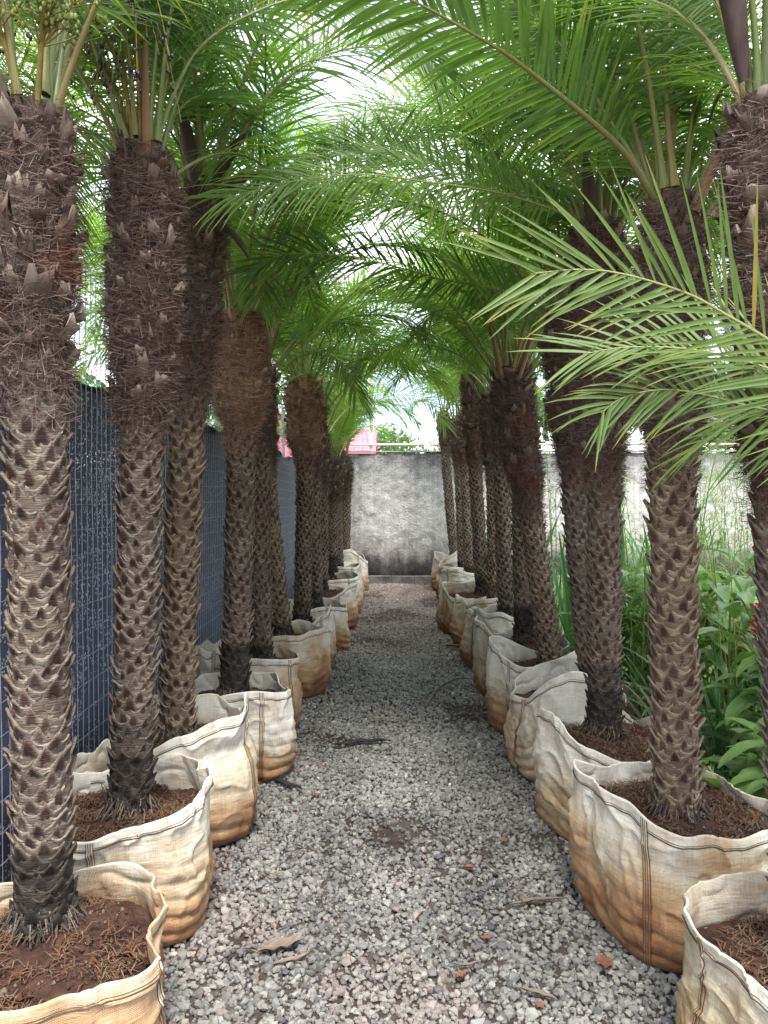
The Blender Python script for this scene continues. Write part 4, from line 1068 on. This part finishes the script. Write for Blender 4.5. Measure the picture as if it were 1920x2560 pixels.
bag('front right bag cut by the corner of the photo, with folded white rim', 1.125, 1.89, 0.36, 0.39, .15, 21, [(2.75, .35, .03, .02), (3.9, .5, -.02, 0)], soil=.325, seams=(3.0, -.6), sag=.015)
bag('widest bag on the right, white above rusty brown folds, with a double seam', 1.015, 2.70, 0.335, 0.445, .3, 22, [(2.75, .40, .07, .02), (-1.2, .6, -.02, 0)], soil=.41, seams=(-2.2, 1.2), sag=.025)
bag('cream bag with frayed brown vertical seam, behind the widest white one', 0.995, 3.45, 0.33, 0.44, .4, 23, [(3.3, .5, .02, 0)], soil=.42, seams=(-1.75, 1.2))
bag('small folded over bag with greenish side, fourth on the right', 0.96, 4.15, 0.325, 0.475, .2, 24, [(3.2, .5, .06, .02)], soil=.42, seams=(-2.9, 1.2))
bag('bag with a big pale rectangular back flap standing up, fifth on the right', 0.955, 4.85, 0.335, 0.50, .5, 25, [(-1.5, .9, .06, .0), (3.0, .5, .03, 0)], soil=.42, seams=(-2.5, 1.2))
bag('bag with wide open red soil and mouldy side seam on the right', 0.965, 5.75, 0.345, 0.445, .3, 26, [(2.8, .4, .10, .0), (1.3, .6, .06, 0)], soil=.41, seams=(-2.5, 1.2))
bag('bag right behind the open red soil bag, with a twisted greenish neck', 0.945, 6.75, 0.33, 0.49, .3, 27, [(2.8, .5, .04, -.04)], soil=.42, seams=(-2.6, 1.2))
bag('orange bag on the right with crumpled white rim below a pair of trunks', 0.945, 7.6, 0.34, 0.46, .5, 28, [(-1.8, .4, .05, 0)], soil=.42, seams=(-2.5, 1.2))
bag('slumped grey bag on the right with a ripped bottom spilling roots', 0.90, 8.5, 0.40, 0.47, .2, 29, [(2.5, .5, .04, 0)], soil=.42, seams=(-2.6, 1.2))
bag('white collared bag on the right, third from the end wall', 0.99, 10.2, 0.36, 0.52, .4, 30, [(-2.0, .5, .05, 0)], soil=.43, seams=(-2.7, 1.2))
bag('bag second from the end wall on the right, with dark seam', 0.985, 11.15, 0.36, 0.52, .2, 31, [], soil=.43, seams=(-2.7, 1.2))
bag('last bag on the right beside the end wall', 0.965, 12.1, 0.35, 0.56, .3, 32, [], soil=.43, seams=(-2.7, 1.2))
bag('grey slumped bag leaning at the shade cloth behind the red-collared palm', -1.17, 4.95, 0.17, 0.52, .4, 41, [(1, .6, -.04, 0)], soil=.36, seams=(-1.4,), sag=.03)
bag('crumpled old bag behind the black fruited palm, at the foot of the shade cloth', -1.17, 3.02, 0.16, 0.44, .4, 42, [(1.8, .5, .05, 0)], soil=.36, seams=(2.5,), sag=.03)

# ------------------------------------------------------------------ garden plants to the right
def blade(mb, P, hw, up, ncol=3, fold=.2, tone=.5, edge=0.0, wav=0.0, m=0, prof=None):
    P = np.asarray(P, float); n = len(P)
    T = nrm(np.gradient(P, axis=0)); S = nrm(np.cross(T, np.asarray(up, float))); N = np.cross(S, T)
    x = np.linspace(0, 1, n)
    pr = np.sin(np.clip(x * .97 + .02, 0, 1) * PI) ** .7 if prof is None else np.interp(x, *prof)
    v = np.linspace(-1, 1, ncol)
    w = hw * pr
    G = P[:, None] + (w[:, None] * v[None])[..., None] * S[:, None] + (np.abs(v)[None] * fold * w[:, None] + wav * hw * np.sin(x * 17)[:, None] * v[None] ** 2)[..., None] * N[:, None]
    a = np.zeros((n, ncol, 2)); a[..., 0] = np.clip(tone, 0, 1); a[..., 1] = np.where(np.abs(v)[None] > .55, edge, 0)
    mb.add(G, grid_quads(n, ncol), a=a.reshape(-1, 2), m=m)

def arc(b, az, el, L, bend, n=9):
    s = np.linspace(0, 1, n); ang = el - bend * s ** 1.3
    st = L / (n - 1)
    h = np.cumsum(np.cos(ang)) * st; z = np.cumsum(np.sin(ang)) * st
    return np.array(b) + np.stack([h * math.cos(az), h * math.sin(az), z], 1)

def ginger(label, x, y, n, H_, seed, mat='ginger', flower=False, lw=.045, ll=.36):
    rg = np.random.default_rng(seed)
    root = empty('ginger_plant', (x, y, 0)); tag(root, label, 'plant', 'broad leaved ginger plants in the garden bed')
    st, lf = MB(), MB()
    for k in range(n):
        az = rg.uniform(0, 2 * PI); b = (rg.normal(0, .12), rg.normal(0, .12), -.02)
        P = arc(b, az, R(86), H_ * rg.uniform(.6, 1.1), R(rg.uniform(15, 45)), 14)
        tube(st, P, np.linspace(.010, .005, 14), 5)
        fa = rg.uniform(0, PI)
        for j in range(3, 14):
            a2 = fa + (j % 2) * PI + rg.normal(0, .25)
            L = ll * rg.uniform(.75, 1.1) * (1 - .25 * (j == 13))
            Q = arc(P[j], a2, R(rg.uniform(25, 60)), L, R(rg.uniform(50, 95)), 10)
            blade(lf, Q, lw * rg.uniform(.8, 1.15), (0, 0, 1), 5, .35, rg.uniform(.1, .95), 0.0, .06)
    st.build('stem', M['stem'], root); lf.build('foliage', M[mat], root)
    if flower:
        mb = MB()
        fx = np.array(flower)
        for j in range(26):
            u = j / 25; az = j * GA
            Q = arc(fx + (0, 0, u * .16), az, R(55), .055 * (1.15 - u * .6), R(35), 6)
            blade(mb, Q, .014, (0, 0, 1), 3, .5, rg.uniform(0, 1))
        mb.build('flower', M['petal'], root)
        mb = MB(); tube(mb, spline([(0, 0, 0), (fx[0] * .6, fx[1] * .5, fx[2] * .6), fx + (0, 0, .1)], 12), .006, 5); mb.build('flower_stem', M['stem'], root)
    return root

def strap(label, x, y, n, L, hw, seed, edge=.9, mat='strap', name='strap_leaf_plant', z=0.0, elr=(55, 88), bend=(40, 110), cat='plant', group='strap leaved plants in the garden bed'):
    rg = np.random.default_rng(seed)
    root = empty(name, (x, y, z)); tag(root, label, cat, group)
    mb = MB()
    for k in range(n):
        az = k * GA + rg.normal(0, .2)
        Q = arc((rg.normal(0, .04), rg.normal(0, .04), -.02), az, R(rg.uniform(*elr)), L * rg.uniform(.55, 1.1), R(rg.uniform(*bend)), 11)
        blade(mb, Q, hw * rg.uniform(.7, 1.2), (0, 0, 1), 5, .3, rg.uniform(.1, .9), edge * (rg.random() < .8), prof=([0, .1, .5, .8, 1], [.6, .9, 1, .7, .02]))
    mb.build('foliage', M[mat], root)
    return root

def feathery(label, x, y, H_, n, seed, spread=.12, mat='thin', brown=.1, name='feathery_plant', ll=.10):
    rg = np.random.default_rng(seed)
    root = empty(name, (x, y, 0)); tag(root, label, 'plant', 'tall thin plants in the garden bed')
    st, lf = MB(), MB()
    for k in range(n):
        P = arc((rg.normal(0, spread * .5), rg.normal(0, spread * .5), -.02), rg.uniform(0, 2 * PI), R(88), H_ * rg.uniform(.75, 1.05), R(rg.uniform(4, 22)), 24)
        tube(st, P, np.linspace(.007, .002, 24), 4)
        for j in range(5, 24):
            for q in range(5):
                Q = arc(P[j] + rg.normal(0, .012, 3), rg.uniform(0, 2 * PI), R(rg.uniform(5, 70)), ll * rg.uniform(.6, 1.3), R(60), 4)
                mb_w = rg.uniform(.003, .006)
                blade(lf, Q, mb_w, (0, 0, 1), 2, 0, rg.uniform(0, 1))
                lf.a[-1][:, 1] = (rg.random() < brown) * .9
    st.build('stem', M['stem'], root); lf.build('foliage', M[mat], root)
    return root

ginger('bright ginger plant with large glossy leaves and one red flower at the right edge', 1.78, 3.55, 8, .95, 1, flower=(-0.15, -.10, .84))
ginger('low broad leaved ginger filling the gap behind the widest right bag', 1.66, 3.0, 6, .60, 2, ll=.32)
ginger('ginger plant with pale yellowish leaves between the two nearest right trunks', 2.05, 4.5, 12, .95, 3)
ginger('ginger clump seen between the tan trunk and the black-based trunk', 1.72, 5.2, 12, .85, 4, lw=.055)
ginger('dark big leaved plant with drooping foliage by the right edge', 2.45, 5.0, 6, .85, 5, mat='broad', lw=.085, ll=.42)
ginger('deep green big leaved plant behind the red flower', 2.9, 5.9, 6, .95, 6, mat='broad', lw=.075, ll=.40)
strap('white striped grassy plant beside the black-based trunk', 1.60, 4.55, 60, .75, .012, 11)
strap('white striped grassy plant right of the tan trunk', 2.05, 4.0, 60, .75, .012, 12)
strap('pale striped grassy clump growing against the base of the bright ginger plant', 1.95, 3.35, 46, .85, .011, 31)
strap('narrow leaved grassy clump between the striped plant and withered leaves', 1.66, 3.85, 46, .9, .010, 32, edge=.5)
strap('pale striped grassy clump low in the bed further back', 2.0, 5.9, 60, .8, .013, 13)
strap('tall upright sword leaved plant behind the tan trunk', 1.95, 6.4, 14, 1.5, .026, 14, edge=.12, elr=(68, 89), bend=(5, 45), name='sword_leaf_plant')
strap('dark green sword leaved plant in the narrow gap beside the black-based trunk', 1.36, 5.75, 20, 1.35, .022, 15, edge=.1, elr=(74, 89), bend=(5, 30), name='sword_leaf_plant')
strap('green sword leaved plant in the gap between far right trunks', 1.35, 8.2, 20, 1.4, .025, 16, edge=.1, elr=(72, 89), bend=(5, 40), name='sword_leaf_plant')
strap('sword leaved plant with broken tips near the end wall, right', 2.9, 8.6, 24, 1.5, .03, 17, edge=.2, elr=(60, 89), bend=(10, 70), name='sword_leaf_plant')
feathery('bright green feathery column rising between the right trunks', 1.33, 6.3, 1.95, 8, 21, spread=.06, brown=.05)
feathery('low yellow-green feathery plant between the tan trunk and the black-based trunk', 1.62, 4.75, 1.25, 9, 33, spread=.16, ll=.13)
feathery('yellow-green wispy plant right behind the tan trunk', 1.85, 4.25, 1.35, 9, 34, spread=.2, ll=.14)
feathery('reddish tipped feathery plant in the gap deeper in the right row', 1.42, 8.0, 1.75, 7, 22, spread=.07, brown=.5)
feathery('tall pale bamboo like stems against the end wall on the right', 3.3, 8.3, 2.1, 12, 23, spread=.35, ll=.2, brown=.1)
feathery('fine leaved tall plant in front of the end wall, right of the tan trunk', 2.55, 8.9, 1.9, 10, 24, spread=.3, ll=.14, brown=.05)
feathery('pale wispy plant close to the right edge against the end wall', 4.6, 10.2, 2.3, 14, 25, spread=.4, ll=.24, brown=.1)
feathery('small leaved bush at the foot of the end wall, right', 3.2, 11.5, 1.2, 16, 26, spread=.5, ll=.12, brown=.1)
strap('dry withered leaf bundle hanging beside the black-based trunk', 1.42, 3.9, 16, .55, .018, 27, edge=0, mat='dry', elr=(60, 88), bend=(30, 120), name='withered_leaf_bundle')
rg = np.random.default_rng(5)
gc = MB()
for k in range(5200):
    x, y = rg.uniform(1.35, 4.5), rg.uniform(2.2, 13.0)
    Q = arc((x, y, -.03), rg.uniform(0, 2 * PI), R(rg.uniform(30, 85)), rg.uniform(.08, .38), R(rg.uniform(10, 80)), 5)
    blade(gc, Q, rg.uniform(.004, .018), (0, 0, 1), 3, .2, rg.uniform(0, 1), prof=([0, .4, 1], [.6, 1, .03]))
tag(gc.build('ground_cover', M['ginger']), 'low mixed green ground cover of the garden bed on the right', 'ground cover', kind='stuff')

# ------------------------------------------------------------------ litter on the path
def litter(name, label, cat, x, y, az, L, w, mat, curl=.3, seed=0, group=None):
    rg = np.random.default_rng(seed)
    if mat == 'rust_leaf': L, w = L * .78, w * .78
    root_z = float(gz(x, y)) + .016
    s = np.linspace(-.5, .5, 12)
    P = np.stack([s * L, .06 * L * np.sin(s * 5 + seed), .012 + curl * L * .12 * (2 * s) ** 2], 1)
    mb = MB()
    blade(mb, P, w, (0, 0, 1), 5, .35, .5, 0, .15)
    G = mb.v[-1].copy(); mb.add(G - (0, 0, .003), grid_quads(12, 5)[:, ::-1])
    o = mb.build(name, M[mat]); o.location = (x, y, root_z); o.rotation_euler = (0, 0, az)
    tag(o, label, cat, group)
    return o
def wpx(x, y): # path point seen at these photo coordinates, used to read off the list below
    return None
for (nm, lb, ct, x, y, az, L, w, mt, cu, sd) in (
    ('palm_husk', 'blackened strip of palm husk lying across the middle of the path', 'husk', -0.195, 4.55, .20, .36, .026, 'black_husk', .2, 1),
    ('dry_leaf', 'large curled grey-brown leaf near the lower left of the path', 'leaf', -0.372, 2.49, .55, .16, .028, 'dry', .7, 2),
    ('dry_leaf', 'narrow split piece of dry leaf just below the large curled one', 'leaf', -0.33, 2.42, .65, .13, .010, 'dry', .4, 3),
    ('fallen_leaf', 'rust brown leaf beside the straw wisp in the lower right foreground', 'leaf', 0.205, 2.355, 1.1, .055, .020, 'rust_leaf', .5, 4),
    ('dry_leaf', 'straw coloured leaf wisp in the lower right foreground', 'leaf', 0.23, 2.41, .1, .09, .006, 'dry', .3, 5),
    ('fallen_leaf', 'thin reddish leaf low in the middle right foreground', 'leaf', 0.31, 2.55, -.1, .06, .014, 'rust_leaf', .4, 6),
    ('fallen_leaf', 'big brown leaf leaning at the foot of the widest right bag', 'leaf', 0.665, 2.40, 1.2, .09, .034, 'rust_leaf', .6, 7),
    ('dry_leaf', 'long pale straw strip next to the widest right bag', 'leaf', 0.52, 2.78, .25, .22, .009, 'dry', .3, 8),
    ('fallen_leaf', 'small rust leaf on open gravel at mid right', 'leaf', 0.30, 3.03, .5, .05, .018, 'rust_leaf', .4, 9),
    ('fallen_leaf', 'small red-brown leaf close to the grey torn cornered bag', 'leaf', -0.385, 3.75, .2, .06, .020, 'rust_leaf', .4, 10),
    ('dry_leaf', 'pale chip of dry leaf beyond the blackened husk', 'leaf', -0.22, 5.55, .3, .14, .014, 'dry', .4, 11),
    ('palm_husk', 'pointed dark husk stuck out from under the torn cornered bag', 'husk', -0.56, 3.93, -.95, .30, .018, 'black_husk', .3, 12),
    ('fallen_leaf', 'pair of rust specks of leaf by the cream seamed bag', 'leaf', 0.47, 3.25, .8, .06, .019, 'rust_leaf', .4, 13),
    ('dry_leaf', 'thin curved strip of leaf in the right foreground', 'leaf', 0.43, 2.25, -.5, .11, .010, 'dry', .5, 14),
    ('fallen_leaf', 'brown leaf at the bottom edge near the front right bag', 'leaf', 0.42, 2.2, -.8, .05, .016, 'rust_leaf', .5, 15)):
    litter(nm, lb, ct, x, y, az, L, w, mt, cu, sd, {'dry_leaf': 'dry leaf pieces on the path', 'fallen_leaf': 'rust brown leaves on the path', 'palm_husk': 'dark palm husks on the path'}[nm])
lt = MB(); rl = np.random.default_rng(77)
for k in range(520):
    y = rl.uniform(1.7, 12.8); sd_ = rl.choice([-1, 1])
    x = sd_ * (0.60 - abs(rl.normal(0, .22))) + .02
    az = rl.uniform(0, 2 * PI); L = rl.uniform(.015, .085); u_ = np.linspace(-.5, .5, 5)
    zc = float(gz(x, y)) + .017 + rl.uniform(0, .006)
    P = np.stack([x + u_ * L * math.cos(az) - .12 * L * np.sin(u_ * 5) * math.sin(az), y + u_ * L * math.sin(az), zc + rl.uniform(0, .3) * L * (2 * u_) ** 2 * .3], 1)
    blade(lt, P, rl.uniform(.0012, .0045), (0, 0, 1), 3, .3, rl.uniform(0, 1), m=int(rl.random() < .35))
tag(lt.build('leaf_litter', [M['dry'], M['black_husk']]), 'fine dry leaf scraps and straw scattered on the gravel, thickest along the bags', 'leaf litter', kind='stuff')
def twig(label, pts, r):
    b = np.array(pts[0]); root = MB(); tube(root, spline(np.array(pts) - b, 24), np.linspace(r, r * .4, 24), 6)
    o = root.build('twig', M['twig']); o.location = b; tag(o, label, 'twig', 'twigs on the path')
twig('long bent twig on the gravel by the open red soil bag', [(0.22, 5.35, .03), (0.33, 5.75, .055), (0.50, 6.05, .06), (0.66, 6.15, .03)], .012)
twig('thin straight straw twig on gravel at right, near the cream seamed bag', [(0.37, 3.05, .035), (0.45, 2.85, .04), (0.47, 2.75, .03)], .004)
twig('dark twig poking from below the orange stained bag, left', [(-0.62, 4.35, .03), (-0.48, 4.28, .045), (-0.36, 4.22, .028)], .006)
twig('pale thin twig between the husk and the front left bags', [(-0.35, 4.7, .03), (-0.45, 4.45, .04), (-0.52, 4.3, .03)], .004)
twig('tangled root piece below the ripped bag on the right', [(0.52, 7.55, .03), (0.62, 7.4, .06), (0.75, 7.35, .03)], .014)

# ------------------------------------------------------------------ beyond the walls
def house(name, label, x, y, w, d, h, roof_h, wall, roof, rz=0.0):
    root = empty(name, (x, y, 0), rz); tag(root, label, 'house')
    mb = MB(); box(mb, (-w / 2, -d / 2, 0), (w / 2, d / 2, h))
    mb.add([(-w / 2, -d / 2, h), (w / 2, -d / 2, h), (0, -d / 2, h + roof_h), (-w / 2, d / 2, h), (w / 2, d / 2, h), (0, d / 2, h + roof_h)], t=[(0, 1, 2), (4, 3, 5)])
    mb.build('wall', M[wall], root, smooth=False)
    mb = MB(); e = .35; sl = roof_h / (w / 2)
    for sg in (-1, 1):
        a0, a1 = (0, h + roof_h), (sg * (w / 2 + e), h - e * sl)
        v = []
        for yy in (-d / 2 - e, d / 2 + e):
            for dz in (.02, .16): v += [(a0[0], yy, a0[1] + dz), (a1[0], yy, a1[1] + dz)]
        mb.add(v, [(0, 1, 3, 2), (4, 6, 7, 5), (2, 3, 7, 6), (0, 4, 5, 1), (1, 5, 7, 3)])
    mb.build('roof', M[roof], root, smooth=False)
    for xx in (-w / 4, w / 4):
        mb = MB(); box(mb, (xx - .5, -d / 2 - .03, h * .45), (xx + .5, -d / 2 - .004, h * .8)); mb.build('window', M['window'], root, smooth=False)
house('pink_roofed_house', 'house with faded pink roof beyond the end wall, left of the path', -3.95, 27, 5.2, 6, 2.35, 1.3, 'house_white', 'roof', PI / 2)
house('orange_house', 'orange walled house glimpsed beyond the fence between left trunks', -6.4, 40, 3.2, 6, 5.0, 1.0, 'house_orange', 'house_orange')
house('far_house', 'small white house among far trees straight beyond the path', 3.2, 95, 9, 8, 4, 2, 'house_white', 'roof')
house('far_house', 'pale house far off, right of the small white one', 17, 120, 12, 8, 5, 2.4, 'house_white', 'house_orange')

def far_tree(label, x, y, h, cr, seed, n=2600):
    rg = np.random.default_rng(seed)
    root = empty('leafy_tree', (x, y, 0)); tag(root, label, 'tree', 'leafy trees beyond the walls')
    mb = MB(); top = np.array([rg.normal(0, .3), 0, h * .62])
    tube(mb, spline([(0, 0, -.1), (.1, 0, h * .3), top], 10), np.linspace(.16, .07, 10) * h / 5, 7)
    cl = []
    for k in range(9):
        c = top + rg.normal(0, 1, 3) * (cr * .55, cr * .55, cr * .38) + (0, 0, cr * .25); cl.append(c)
        tube(mb, spline([top * .75, (top * .75 + c) / 2 + (0, 0, .1), c], 6), np.linspace(.06, .02, 6) * h / 5, 5)
    mb.build('trunk', M['tree_bark'], root)
    lf = MB(); cl = np.array(cl)
    c = cl[rg.integers(0, 9, n)]
    p = c + nrm(rg.normal(0, 1, (n, 3))) * (rg.random(n) ** .45)[:, None] * cr * .48 * (1, 1, .75)
    d1 = nrm(rg.normal(0, 1, (n, 3))); d2 = nrm(np.cross(d1, rg.normal(0, 1, (n, 3))))
    s = (cr * rg.uniform(.04, .085, n))[:, None]
    V = np.stack([p - d1 * s, p + d2 * s * .45, p + d1 * s, p - d2 * s * .45], 1)
    lf.add(V.reshape(-1, 3), np.arange(4 * n).reshape(-1, 4), a=np.repeat(np.stack([rg.random(n), np.zeros(n)], 1), 4, 0))
    lf.build('crown', M['tree_leaf'], root)
for a in ((-6.5, 22, 6.5, 3.0, 1), (1.6, 44, 4.6, 2.6, 2), (5.5, 52, 5.2, 3.0, 3), (8.5, 30, 7.5, 3.4, 4), (13, 38, 9, 4.2, 5), (-16, 30, 6, 3.4, 6), (-12, 20, 3.6, 2.0, 7), (-1.5, 60, 6, 3.2, 8), (11, 22, 6.5, 3.2, 9)):
    lb = {1: 'round leafy tree behind the pink roofed house', 2: 'low leafy tree just right of the pink roof', 3: 'wide leafy tree beyond the end wall, centre right', 4: 'tall leafy tree beyond the end wall behind the right palms',
          5: 'largest leafy tree far beyond the right palms', 6: 'leafy tree far out beyond the shade cloth', 7: 'leafy tree close outside the shade cloth fence', 8: 'distant leafy tree straight over the pink roof', 9: 'leafy tree beyond the garden bed at far right'}[a[4]]
    far_tree(lb, *a)
